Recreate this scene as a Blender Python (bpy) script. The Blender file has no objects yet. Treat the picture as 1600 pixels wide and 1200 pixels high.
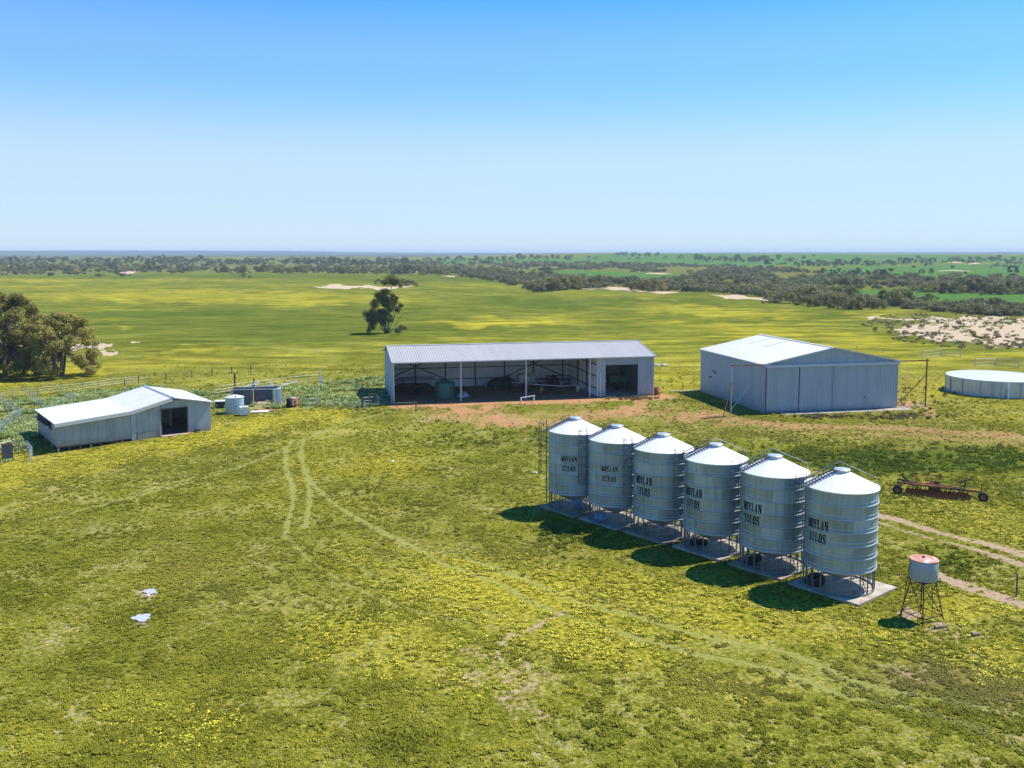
import bpy, math, random
import numpy as np
from mathutils import Vector, Matrix
PI=math.pi
S=bpy.context.scene
# ------------------------------------------------------------------ camera, sky, sun, exposure
CF=1450.0; CP=math.radians(5.5); CH=20.0; CY=395+CF*math.tan(CP)
cam=bpy.data.cameras.new('camera'); camo=bpy.data.objects.new('camera',cam); S.collection.objects.link(camo)
camo.location=(0,0,CH); camo.rotation_euler=(PI/2-CP,0,0)
cam.sensor_width=36; cam.lens=36*CF/1600; cam.shift_y=-(600-CY)/1600; cam.clip_end=60000; cam.clip_start=.5
S.camera=camo
SUN_EL=math.radians(57); SAZ=math.radians(25)       # sun stands to the right and a little behind the sheds
sdir=Vector((math.cos(SAZ)*math.cos(SUN_EL),math.sin(SAZ)*math.cos(SUN_EL),math.sin(SUN_EL)))
sl=bpy.data.lights.new('sun','SUN'); sl.energy=5.0; sl.angle=math.radians(.53); sl.color=(1,.955,.88)
so=bpy.data.objects.new('sun',sl); S.collection.objects.link(so); so.rotation_euler=sdir.to_track_quat('Z','Y').to_euler()
W=bpy.data.worlds.new("World"); S.world=W; W.use_nodes=True
wn=W.node_tree.nodes; wl=W.node_tree.links; wn.clear()
sky=wn.new('ShaderNodeTexSky'); sky.sky_type='NISHITA'; sky.sun_disc=False
sky.sun_elevation=SUN_EL; sky.sun_rotation=PI/2-SAZ; sky.altitude=50; sky.air_density=1.0; sky.dust_density=.25; sky.ozone_density=2.2
tcw=wn.new('ShaderNodeTexCoord'); sxw=wn.new('ShaderNodeSeparateXYZ'); wl.new(tcw.outputs['Generated'],sxw.inputs[0])
tint=wn.new('ShaderNodeMix'); tint.data_type='RGBA'; tint.blend_type='MULTIPLY'; tint.inputs[0].default_value=1; tint.inputs[7].default_value=(.03,.84,1.62,1); wl.new(sky.outputs[0],tint.inputs[6])
rw=wn.new('ShaderNodeValToRGB'); rw.color_ramp.interpolation='EASE'; rw.color_ramp.elements[0].color=(.88,)*3+(1,); rw.color_ramp.elements[1].position=.42; rw.color_ramp.elements[1].color=(0,0,0,1)
e_=rw.color_ramp.elements.new(.08); e_.color=(.74,)*3+(1,); e_=rw.color_ramp.elements.new(.19); e_.color=(.31,)*3+(1,); e_=rw.color_ramp.elements.new(.30); e_.color=(.05,)*3+(1,); wl.new(sxw.outputs[2],rw.inputs[0])
hs=wn.new('ShaderNodeMix'); hs.data_type='RGBA'; wl.new(rw.outputs[0],hs.inputs[0]); wl.new(tint.outputs[2],hs.inputs[6]); hs.inputs[7].default_value=(5.7,6.35,6.9,1)
bg=wn.new('ShaderNodeBackground'); bg.inputs[1].default_value=.097
wo=wn.new('ShaderNodeOutputWorld'); wl.new(hs.outputs[2],bg.inputs[0]); wl.new(bg.outputs[0],wo.inputs[0])
S.view_settings.view_transform='Standard'; S.view_settings.look='None'; S.view_settings.exposure=.46; S.view_settings.gamma=1
S.view_settings.use_curve_mapping=False
S.render.engine='CYCLES'; S.cycles.max_bounces=6; S.cycles.volume_bounces=0; S.cycles.diffuse_bounces=4
S.cycles.transparent_max_bounces=8
HAZE=1.25e-4

rng=np.random.default_rng(7); random.seed(7)
C=S.collection
# ------------------------------------------------------------------ geometry of the place
def G(u,v,z=0.0):
    x=(u-800)/CF; yu=(CY-v)/CF
    dy=math.cos(CP)+yu*math.sin(CP); dz=-math.sin(CP)+yu*math.cos(CP)
    t=(z-CH)/dz
    return Vector((x*t,dy*t,z))
def proj(x,y,z):
    fw=y*math.cos(CP)-(z-CH)*math.sin(CP); up=y*math.sin(CP)+(z-CH)*math.cos(CP)
    fw=np.maximum(fw,1e-3)
    return 800+CF*x/fw, CY-CF*up/fw
def sst(a,b,x):
    t=np.clip((x-a)/(b-a),0,1); return t*t*(3-2*t)
def hsh(ix,iy,s):
    n=(ix.astype(np.int64)*374761393+iy.astype(np.int64)*668265263+s*1442695041)&0xffffffff
    n=((n^(n>>13))*1274126177)&0xffffffff
    n=(n^(n>>16))&0xffffffff
    return n/4294967295.0
def vnoise(x,y,s=0):
    x=np.asarray(x,float); y=np.asarray(y,float)
    ix=np.floor(x); iy=np.floor(y); fx=x-ix; fy=y-iy; fx=fx*fx*(3-2*fx); fy=fy*fy*(3-2*fy)
    a=hsh(ix,iy,s); b=hsh(ix+1,iy,s); c=hsh(ix,iy+1,s); d=hsh(ix+1,iy+1,s)
    return (a*(1-fx)+b*fx)*(1-fy)+(c*(1-fx)+d*fx)*fy
def fbm(x,y,s=0,o=4):
    r=0;a=.5;t=0
    for i in range(o):
        r=r+a*vnoise(x*2**i+17*i,y*2**i-9*i,s+i); t+=a; a*=.5
    return r/t
def terrain(x,y):
    x=np.asarray(x,float); y=np.asarray(y,float)
    d=np.hypot(x,y)
    yy=np.maximum(y,1.0); az=800+CF*x/np.maximum(yy,60)          # bearing
    h=sst(220,1500,d)*5.0*(fbm(x/520.0,y/420.0,3,3)-.5)
    # long green rise on the right and centre
    hr=sst(560,980,az)*17.5*(1-.22*sst(1000,1700,az))+(1-sst(500,760,az))*sst(-200,200,az)*7
    h=h+hr*sst(1150,2500,d)*(1-.15*sst(2700,4500,d))*(1+.10*(vnoise(x/900.0,y/900.0,21)-.5))
    # far ridges on the horizon
    top=19+20*(1-sst(380,700,az))+5.5*sst(900,1250,az)+5*(fbm(az/60.0,az*0,9,4)-.5)
    h=h+np.maximum(top-hr*.85,0)*sst(6200,9000,d)
    # shallow dip below the shearing shed's left end
    q=(x+52)/13.0; w=(y-90)/14.0
    h=h-.75*np.exp(-(q*q+w*w))*1.0
    return h
def T1(x,y): return float(terrain(np.array([x]),np.array([y]))[0])
def GT(u,v):
    """point of the terrain seen at a bearing/depression"""
    a=G(u,max(v,396.5)); dirx,diry=a.x,a.y; n=math.hypot(dirx,diry)
    x=(u-800)/CF; yu=(CY-v)/CF
    dy=math.cos(CP)+yu*math.sin(CP); dz=-math.sin(CP)+yu*math.cos(CP)
    t=np.concatenate([np.linspace(20,1000,500),np.linspace(1005,9000,1600)])
    X=x*t; Y=dy*t; Z=CH+dz*t
    hit=np.nonzero(Z<=terrain(X,Y))[0]
    i=hit[0] if len(hit) else len(t)-1
    return Vector((X[i],Y[i],T1(X[i],Y[i])))

# ------------------------------------------------------------------ ground masks (where tracks, flowers, bare soil, crops lie)
def catmull(pts,n=6):
    P=[Vector(p) for p in pts]; P=[P[0]*2-P[1]]+P+[P[-1]*2-P[-2]]; out=[]
    for i in range(1,len(P)-2):
        for k in range(n):
            t=k/n; a,b,c,d=P[i-1],P[i],P[i+1],P[i+2]
            out.append(.5*((2*b)+(c-a)*t+(2*a-5*b+4*c-d)*t*t+(3*b-a-3*c+d)*t**3))
    out.append(P[-2]); return out
def polyW(px): return [(p.x,p.y) for p in catmull([G(u,v).xy for u,v in px])]
def dline(x,y,pts):
    a=np.array(pts); lo=a.min(0)-6; hi=a.max(0)+6
    D=np.full(x.shape,1e3); m=(x>lo[0])&(x<hi[0])&(y>lo[1])&(y<hi[1])
    if not m.any(): return D
    xs,ys=x[m],y[m]; d=np.full(xs.shape,1e6)
    for i in range(len(a)-1):
        ax,ay=a[i]; bx,by=a[i+1]; vx,vy=bx-ax,by-ay; L=vx*vx+vy*vy+1e-9
        t=np.clip(((xs-ax)*vx+(ys-ay)*vy)/L,0,1)
        d=np.minimum(d,(xs-ax-t*vx)**2+(ys-ay-t*vy)**2)
    D[m]=np.sqrt(d); return D
def ell(u,v,cu,cv,ru,rv,rot=0,soft=.5):
    c,s=math.cos(math.radians(rot)),math.sin(math.radians(rot))
    du=(u-cu);dv=(v-cv); a=(du*c+dv*s)/ru; b=(-du*s+dv*c)/rv
    return 1-sst(1-soft,1+soft,np.sqrt(a*a+b*b))
def pgon(u,v,pts,soft=4):
    """soft polygon mask"""
    p=np.array(pts,float); lo=p.min(0)-soft*3; hi=p.max(0)+soft*3
    R=np.zeros(u.shape); m=(u>lo[0])&(u<hi[0])&(v>lo[1])&(v<hi[1])
    if not m.any(): return R
    us,vs=u[m],v[m]; ins=np.zeros(us.shape,bool); d=np.full(us.shape,1e9); n=len(p)
    for i in range(n):
        ax,ay=p[i];bx,by=p[(i+1)%n]
        c=((ay>vs)!=(by>vs))&(us<(bx-ax)*(vs-ay)/((by-ay) if by!=ay else 1e-9)+ax); ins^=c
        vx,vy=bx-ax,by-ay; L=vx*vx+vy*vy+1e-9; t=np.clip(((us-ax)*vx+(vs-ay)*vy)/L,0,1)
        d=np.minimum(d,(us-ax-t*vx)**2+(vs-ay-t*vy)**2)
    sd=np.where(ins,1,-1)*np.sqrt(d)
    R[m]=sst(-soft,soft,sd); return R
TRK=[(l,w,s) for l,w,s in [
 ([(457,688),(447,705),(449,735),(458,765),(457,790),(449,815),(446,842)],.26,1.0),
 ([(474,688),(470,712),(478,740),(484,765),(482,795),(476,824)],.26,1.0),
 ([(470,715),(487,752),(512,778),(548,804),(600,833),(660,862),(690,880),(780,912),(850,950),(960,985),(1080,1020),(1200,1045),(1330,1090),(1450,1115),(1610,1160)],.27,.85),
 ([(730,872),(820,905),(900,940),(1000,965),(1100,995),(1230,1020),(1340,1065),(1440,1088),(1610,1120)],.25,.8),
 ([(458,775),(500,812),(560,850),(640,895),(700,915)],.22,.4),
 ([(450,840),(480,872),(530,905),(590,935),(650,955),(720,970),(810,985)],.22,.6),
 ([(470,832),(520,862),(570,892),(640,922),(730,950),(790,962)],.2,.5),
 ([(655,642),(600,646),(540,662),(500,676),(440,702),(380,728),(300,752),(200,778),(60,815)],.3,.75),
 ([(650,648),(600,652),(550,668),(480,694),(400,720),(320,742),(200,772)],.28,.6),
 ([(860,905),(960,945),(1060,975),(1180,1000)],.22,.4),
 ([(1150,1010),(1280,1050),(1400,1100),(1500,1130),(1610,1175)],.5,.35),
 ([(400,700),(300,735),(200,745),(60,770)],.4,.3),
]]
TRKW=[(polyW(l),w,s) for l,w,s in TRK]
EARTH=[ # polyline, half width m, strength
 ([(1040,645),(1090,650),(1130,655),(1250,666),(1400,669),(1500,676),(1610,684)],2.2,.62),([(1040,648),(1150,662),(1300,674),(1420,680),(1610,692)],3.0,.5),
 ([(1500,663),(1560,670),(1610,674)],.6,.4),
 ([(640,632),(760,629),(900,625),(1022,620)],2.0,1.0),([(690,648),(760,652),(840,660),(930,650),(1060,648)],3.4,.62),
 ([(1360,803),(1400,812),(1440,824),(1480,836),(1540,850),(1610,868)],.42,.95),
 ([(1362,814),(1400,825),(1450,840),(1520,858),(1610,886)],.34,.8),
 ([(1440,885),(1480,905),(1530,922),(1570,936),(1610,950)],.5,.9),
 ([(785,1006),(800,992),(826,986),(850,970),(866,964),(885,955)],.22,.62),
 ([(770,1020),(785,1070),(815,1108),(850,1125)],.5,.5),([(728,1015),(735,1055),(742,1075)],.4,.45),([(700,1060),(900,1090)],.5,.3),
 ([(1090,652),(1105,650),(1120,648)],.5,.8),
]
EARTHW=[(polyW(l),w,s) for l,w,s in EARTH]
def masks(x,y,z):
    u,v=proj(x,y,z); d=np.hypot(x,y)
    wv=sst(30,400,d)
    n1=fbm(x/3.0,y/3.0,11,4)-.5; n2=fbm(x/11.0,y/11.0,12,4)-.5; n3=fbm(x/48.0,y/34.0,13,4)-.5; n4=fbm(x/160.0,y/120.0,14,3)-.5
    k=np.zeros(x.shape)
    u0_,v0_=u,v; ws=np.clip((v-395)/120,.25,1.6)
    u=u+26*ws*(fbm(u/26+3,v/(6+6*ws),61,4)-.5)*2; v=v+11*ws*(fbm(u0_/24,v/(5+5*ws)+9,62,4)-.5)*1.6
    M={}
    near=d<200
    tr=k.copy()
    for l,w,s in TRKW: tr=np.maximum(tr,s*(.6+1.0*(n2+.5))*(1-sst(w*.1,w*1.6,dline(x,y,l)+n1*.35)))
    M['track']=tr
    e=k.copy()
    for l,w,s in EARTHW: e=np.maximum(e,s*(1-sst(w*.2,w*2.3,dline(x,y,l)+n1*w*2.2)))
    for cu,cv,ru,rv,s in [(735,640,55,9,.8),(790,655,30,9,.8),(825,660,20,7,.75),(770,646,40,7,.5),(985,645,48,8,.8),(1000,638,24,5,.7),(1090,650,60,9,.65),(900,640,70,12,.4),(690,633,50,4,.8),(800,630,60,4,.6),
        (1430,631,28,5,.95),(1450,646,22,5,.7),(1427,962,26,9,.8),(1475,985,40,9,.55),(1520,995,50,8,.4),(1065,612,45,10,.35),(1540,675,80,8,.35),(1440,660,120,6,.4),(417,635,26,5,.95),
        (820,1060,55,35,.5),(735,1050,12,30,.55),(1000,1055,40,18,.35),(420,955,16,8,.35),(235,930,16,9,.6),(222,972,18,9,.55),(1120,640,120,16,.35),(1420,1055,40,13,.45),(1590,1110,60,18,.4),(1590,1160,30,18,.5),(1400,1045,60,12,.35),
        (1040,620,30,18,.3),(470,915,40,12,.3),(520,915,12,7,.5),(1480,560,90,12,.12),(1130,615,60,10,.25)]:
        e=np.maximum(e,s*ell(u,v,cu,cv,ru,rv))
    M['earth']=np.clip(e,0,1)
    # capeweed flowers
    ye=k.copy()
    ye=np.maximum(ye,1.0*pgon(u,v,[(-60,720),(40,706),(100,700),(200,690),(330,668),(440,645),(520,640),(560,650),(440,675),(330,700),(180,730),(-60,770)],12))
    for cu,cv,ru,rv,rot,s in [(820,950,200,60,18,.95),(700,930,190,50,16,.6),(600,1010,170,50,10,.85),(900,1000,130,40,14,.85),(1000,940,160,35,18,.55),(760,1060,150,50,10,.5),(560,705,160,55,0,.45),(230,1120,130,50,0,.35),
        (1300,980,160,30,8,.5),(1130,960,120,40,15,.55),(1480,790,110,28,6,.75),(1560,830,80,20,6,.6),(1500,950,80,30,0,.6),(1560,1030,80,35,0,.45),(1060,1080,140,40,0,.2),(500,760,120,40,0,.25),
        (520,620,110,26,0,.5),(450,600,120,10,0,.3),(1500,600,130,40,0,.55),(1250,530,240,22,6,.75),(1300,560,300,24,4,.65),(1060,580,60,36,0,.7),(1550,640,90,18,0,.5),(1540,560,120,10,0,.7),(1000,530,150,12,0,.6),
        (60,585,200,12,-6,1.0),(200,570,200,10,-5,.7),(400,560,260,9,-4,.55),(300,545,90,6,0,.6),(560,552,120,7,0,.4),(500,575,150,5,0,.6),(150,600,260,5,-5,.5),
        (300,462,330,11,0,.85),(120,450,180,8,0,.5),(500,468,200,10,0,.7),(640,470,120,7,0,.4),(780,503,110,8,0,1.0),(870,500,90,10,0,.65),(500,447,180,3,0,.5),(330,437,200,3,0,.6),(60,438,120,3,0,.9),(1120,487,170,9,3,.8),(1000,462,180,5,0,.5),(880,457,60,4,0,.7),
        (760,448,120,4,0,.6),(1320,500,120,8,-8,.6),(700,530,150,6,0,.45),(600,515,100,8,0,.25),(200,482,80,5,0,.4),(190,510,30,3,0,.9),(150,498,60,4,0,.5),(960,545,220,14,0,.5),(60,540,90,14,0,.2),(1180,514,220,6,4,.6)]:
        ye=np.maximum(ye,s*ell(u,v,cu,cv,ru,rv,rot,.7))
    ye=ye*(.78+1.0*n2*(d<160)+.3*n1)+(.34*wv)*(n3*1.5+n4*1.1)+np.where(d<160,.10+.5*n2,0)
    sh=pgon(u,v,[(800,676),(1000,690),(1200,700),(1610,690),(1610,745),(1380,745),(1240,735),(1000,700),(840,690)],14)
    M['yellow']=np.clip(ye*(1-.85*sh),0,1)
    # lush grass
    lu=sh*.95
    for cu,cv,ru,rv,s in [(800,690,90,18,.5),(740,665,50,12,.35),(655,732,18,6,.7),(1500,770,160,28,.35),(900,800,100,40,.35),(870,830,50,18,.8),(1500,880,70,20,.5),(1250,820,60,200,.1),(560,640,80,9,.5),(900,1145,70,22,.5),(620,1160,90,20,.2),
        (400,505,420,30,.75),(700,490,260,18,.4),(150,495,160,25,.45),(900,472,240,9,.9),(1130,498,200,7,.85),(1050,450,1,1,0),(400,432,500,4,.8),(700,437,400,4,.8),(450,585,260,6,.4),(1010,515,240,6,.5),(1310,492,90,8,.7),(850,460,80,3,.4),(1040,610,20,30,.3),(100,447,200,5,.4),(480,530,200,8,.5),(1250,610,1,1,0)]:
        lu=np.maximum(lu,s*ell(u,v,cu,cv,ru,rv,0,.7))
    M['lush']=np.clip(lu*(.8+n3*.8)+.15*wv*n4,0,1)
    # sand
    sa=pgon(u,v,[(483,448),(505,446),(560,447),(620,446.5),(648,448),(620,450.5),(520,451)],.8)
    sb=pgon(u,v,[(1395,512),(1440,505),(1520,496),(1610,500),(1610,540),(1550,540),(1480,533),(1410,524)],5)*sst(-.30,.0,n1*.9+n2*.9+.05)
    sc=pgon(u,v,[(1100,459),(1160,462),(1240,467),(1245,472),(1150,467)],1.2)+pgon(u,v,[(905,449),(960,450),(990,452),(1060,457),(1060,459),(960,453),(905,452)],1)
    for cu,cv,ru,rv in [(95,539,60,5),(150,540,25,3),(178,548,10,4),(192,537,8,2),(198,425,12,2.6),(215,422,10,1.5),(640,418,14,2),(655,421,16,2),(1390,497,40,1.5),(1470,498,60,2),(1490,410,14,1),(1520,411,10,1),(1040,604,1,1),(700,432,10,1.2),(1030,427,22,.8),(990,453,10,2),(1490,423,25,.8),(835,427,30,.8)]:
        sa=np.maximum(sa,ell(u,v,cu,cv,ru,rv,0,.5))
    M['sand']=np.clip(sa+sb+sc,0,1)
    br=pgon(u,v,[(1330,505),(1350,492),(1420,488),(1500,492),(1610,502),(1610,494),(1610,545),(1540,545),(1450,536),(1400,530),(1380,510)],5)*.75
    br=np.maximum(br,pgon(u,v,[(-60,434),(-60,404),(200,404),(210,425),(120,430)],2)*.6*sst(-.2,.2,n4))
    br=np.maximum(br,.5*ell(u,v,1400,600,80,30)); br=np.maximum(br,.4*pgon(u,v,[(640,440),(760,437),(760,441),(660,444)],1))
    for cu,cv,ru,rv,s in [(1450,1060,120,30,.6),(1560,1085,80,22,.6),(1350,1040,60,14,.4),(1300,700,1,1,0),(1420,690,80,14,.35),(1000,800,1,1,0),(640,850,120,40,.3),(760,870,60,20,.3),(740,770,80,40,.2),(1150,1060,90,40,.3),(380,920,120,50,.2),(300,880,100,30,.25)]:
        br=np.maximum(br,s*ell(u,v,cu,cv,ru,rv,0,.7))
    # brown scrubby soil under the bush belts
    belt=np.maximum(pgon(u0_,v0_,BELT1,2.5),pgon(u0_,v0_,BELT2,2))
    br=np.maximum(br,.35*pgon(u,v,[(620,650),(840,650),(1060,640),(1400,668),(1610,684),(1610,700),(1400,690),(1100,690),(860,668),(700,668)],10))
    M['brown']=np.clip(np.maximum(br,belt*.9),0,1)
    pg=pgon(u,v,[(-60,636),(60,622),(160,607),(235,600),(330,612),(420,606),(500,598),(600,585),(612,600),(600,640),(470,640),(330,640),(200,630),(60,655),(52,705),(-60,730)],6)
    M['pale']=np.clip(pg*(.75+n2),0,1)
    cr=pgon(u,v,[(1275,424),(1300,418),(1400,416),(1610,410),(1610,431),(1500,434),(1380,432),(1290,430)],1.5)
    cr=np.maximum(cr,pgon(u,v,[(1280,452),(1340,451),(1400,452),(1480,457),(1610,461),(1610,482),(1500,476),(1380,470),(1290,462)],1.5))
    cr=np.maximum(cr,.75*pgon(u,v,[(640,414),(700,404),(900,402),(960,396),(1160,397),(1610,399),(1610,408),(1300,416),(1050,414),(850,409)],1.5))
    cr=np.maximum(cr,.6*pgon(u,v,[(820,425),(900,422),(1060,428),(1090,433),(1060,438),(960,437),(840,430)],1))
    cr=np.maximum(cr,.35*pgon(u,v,[(150,412),(250,403),(640,403),(640,410),(300,416)],1))
    M['crop']=np.clip(cr,0,1)*(d>300)
    return M
BELT1=[(640,424),(700,432),(760,437),(830,455),(860,456),(925,451),(990,452),(1045,455),(1120,458),(1200,465),(1260,474),(1330,480),(1400,482),(1500,490),(1610,500),(1610,480),(1560,477),(1480,466),(1400,462),(1300,460),(1280,448),(1400,450),(1610,460),(1610,436),(1500,434),(1380,432),(1280,424),(1180,418),(1000,413),(840,411),(700,412),(640,410)]
BELT2=[(-60,402),(200,404),(400,404),(640,406),(640,424),(420,424),(250,424),(160,428),(-60,432)]

# ------------------------------------------------------------------ node helpers
def newmat(name,rough=.8,metal=0.0):
    m=bpy.data.materials.new(name); m.use_nodes=True; nt=m.node_tree
    b=nt.nodes['Principled BSDF']; b.inputs['Roughness'].default_value=rough; b.inputs['Metallic'].default_value=metal
    return m,nt,b
class N:
    def __init__(s,nt): s.nt=nt
    def n(s,t,**k):
        o=s.nt.nodes.new(t)
        for a,b in k.items(): setattr(o,a,b)
        return o
    def l(s,a,b): s.nt.links.new(a,b)
    def noise(s,vec,scale,detail=3,rough=.55,dist=0):
        o=s.n('ShaderNodeTexNoise'); o.inputs['Scale'].default_value=scale; o.inputs['Detail'].default_value=detail
        o.inputs['Roughness'].default_value=rough; o.inputs['Distortion'].default_value=dist
        if vec: s.l(vec,o.inputs['Vector'])
        return o.outputs['Fac']
    def ramp(s,fac,stops):
        o=s.n('ShaderNodeValToRGB'); e=o.color_ramp.elements
        while len(e)>1: e.remove(e[0])
        e[0].position=stops[0][0]; e[0].color=(*stops[0][1],1)
        for p,c in stops[1:]:
            q=e.new(p); q.color=(*c,1)
        s.l(fac,o.inputs[0]); return o.outputs[0]
    def mr(s,v,a,b,c=0.0,d=1.0,smooth=True):
        o=s.n('ShaderNodeMapRange'); o.interpolation_type='SMOOTHSTEP' if smooth else 'LINEAR'
        s.l(v,o.inputs[0])
        for i,q in enumerate((a,b,c,d)): o.inputs[i+1].default_value=q
        return o.outputs[0]
    def math(s,op,a,b=None):
        o=s.n('ShaderNodeMath',operation=op)
        for i,q in enumerate((a,b)):
            if q is None: continue
            if isinstance(q,(int,float)): o.inputs[i].default_value=q
            else: s.l(q,o.inputs[i])
        return o.outputs[0]
    def mix(s,fac,a,b,mode='MIX'):
        o=s.n('ShaderNodeMix',data_type='RGBA',blend_type=mode)
        for i,q in ((0,fac),(6,a),(7,b)):
            if isinstance(q,(int,float)): o.inputs[i].default_value=q
            elif isinstance(q,tuple): o.inputs[i].default_value=(*q,1)
            else: s.l(q,o.inputs[i])
        return o.outputs[2]
    def mapv(s,vec,sc=(1,1,1),loc=(0,0,0)):
        o=s.n('ShaderNodeMapping'); o.inputs['Scale'].default_value=sc; o.inputs['Location'].default_value=loc; s.l(vec,o.inputs[0]); return o.outputs[0]
    def bump(s,h,strength,dist,b):
        o=s.n('ShaderNodeBump'); o.inputs['Strength'].default_value=strength; o.inputs['Distance'].default_value=dist
        s.l(h,o.inputs['Height']); s.l(o.outputs[0],b.inputs['Normal'])
def simple(name,col,rough=.7,metal=0,var=.25,scale=2.0,second=None,bump=0):
    m,nt,b=newmat(name,rough,metal); q=N(nt)
    tc=q.n('ShaderNodeTexCoord').outputs['Object']; oi=q.n('ShaderNodeObjectInfo').outputs['Random']
    f=q.noise(tc,scale,4)
    dark=tuple(c*(1-var) for c in col); lite=tuple(min(1,c*(1+var*.6)) for c in col)
    c=q.ramp(f,[(.3,dark),(.55,col),(.75,lite)])
    if second:
        f2=q.mr(q.noise(tc,scale*.6,5,.65),.48,.62); c=q.mix(f2,c,second)
    q.l(c,b.inputs['Base Color'])
    if bump: q.bump(f,bump,.02,b)
    return m
def metal_mat(name,col,metal=.75,rough=.42,streak=.25,rust=0.0,rustcol=(.22,.09,.04),panel=0,sheets=None,dirt=0):
    m,nt,b=newmat(name,rough,metal); q=N(nt)
    tc=q.n('ShaderNodeTexCoord').outputs['Object']
    a=q.noise(q.mapv(tc,(3.0,3.0,.25)),1.6,5,.6); s2=q.noise(tc,.7,3); sp=q.noise(tc,9,2)
    t=q.math('ADD',q.math('MULTIPLY',a,.6),q.math('ADD',q.math('MULTIPLY',s2,.3),q.math('MULTIPLY',sp,.1)))
    c=q.ramp(t,[(.3,tuple(x*(1-streak) for x in col)),(.5,col),(.68,tuple(min(1,x*(1+streak*.5)) for x in col))])
    if sheets:
        vm=q.n('ShaderNodeVectorMath',operation='DOT_PRODUCT'); q.l(tc,vm.inputs[0]); vm.inputs[1].default_value=sheets
        w1=q.n('ShaderNodeTexWhiteNoise',noise_dimensions='1D'); q.l(q.math('FLOOR',vm.outputs['Value']),w1.inputs['W'])
        c=q.mix(1.0,c,q.ramp(w1.outputs['Value'],[(0,(.92,.92,.925)),(1,(1,1,1))]),'MULTIPLY')
    if dirt:
        sd=q.n('ShaderNodeSeparateXYZ'); q.l(tc,sd.inputs[0]); dz=q.math('ADD',sd.outputs[2],q.math('MULTIPLY',q.math('SUBTRACT',q.noise(tc,2.5,4),.5),1.6))
        c=q.mix(q.math('MULTIPLY',q.mr(dz,.9,.05),.45),c,(.30,.22,.15))
    if panel:   # sheets rolled from different coils, seen as tone steps round the wall
        sx=q.n('ShaderNodeSeparateXYZ'); q.l(tc,sx.inputs[0])
        ang=q.math('ARCTAN2',sx.outputs[1],sx.outputs[0]); zz=q.math('FLOOR',q.math('DIVIDE',q.math('SUBTRACT',sx.outputs[2],1.4),.78))
        aa=q.math('FLOOR',q.math('ADD',q.math('MULTIPLY',ang,1.6),q.math('MULTIPLY',zz,.5)))
        cx=q.n('ShaderNodeCombineXYZ'); q.l(aa,cx.inputs[0]); q.l(zz,cx.inputs[1]); q.l(q.n('ShaderNodeObjectInfo').outputs['Random'],cx.inputs[2])
        wnz=q.n('ShaderNodeTexWhiteNoise'); q.l(cx.outputs[0],wnz.inputs['Vector'])
        c=q.mix(1.0,c,q.ramp(wnz.outputs['Value'],[(0,(1-panel,)*3),(1,(1,1,1))]),'MULTIPLY')
        q.l(q.mr(wnz.outputs['Value'],0,1,rough-.08,rough+.1,False),b.inputs['Roughness'])
    if rust>0:
        rf=q.mr(q.noise(q.mapv(tc,(1,1,.5)),1.3,6,.7),.72-rust*.5,.85-rust*.5); c=q.mix(rf,c,rustcol)
        q.l(q.math('MULTIPLY',q.math('SUBTRACT',1.0,rf),metal),b.inputs['Metallic'])
    q.l(c,b.inputs['Base Color'])
    return m
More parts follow.
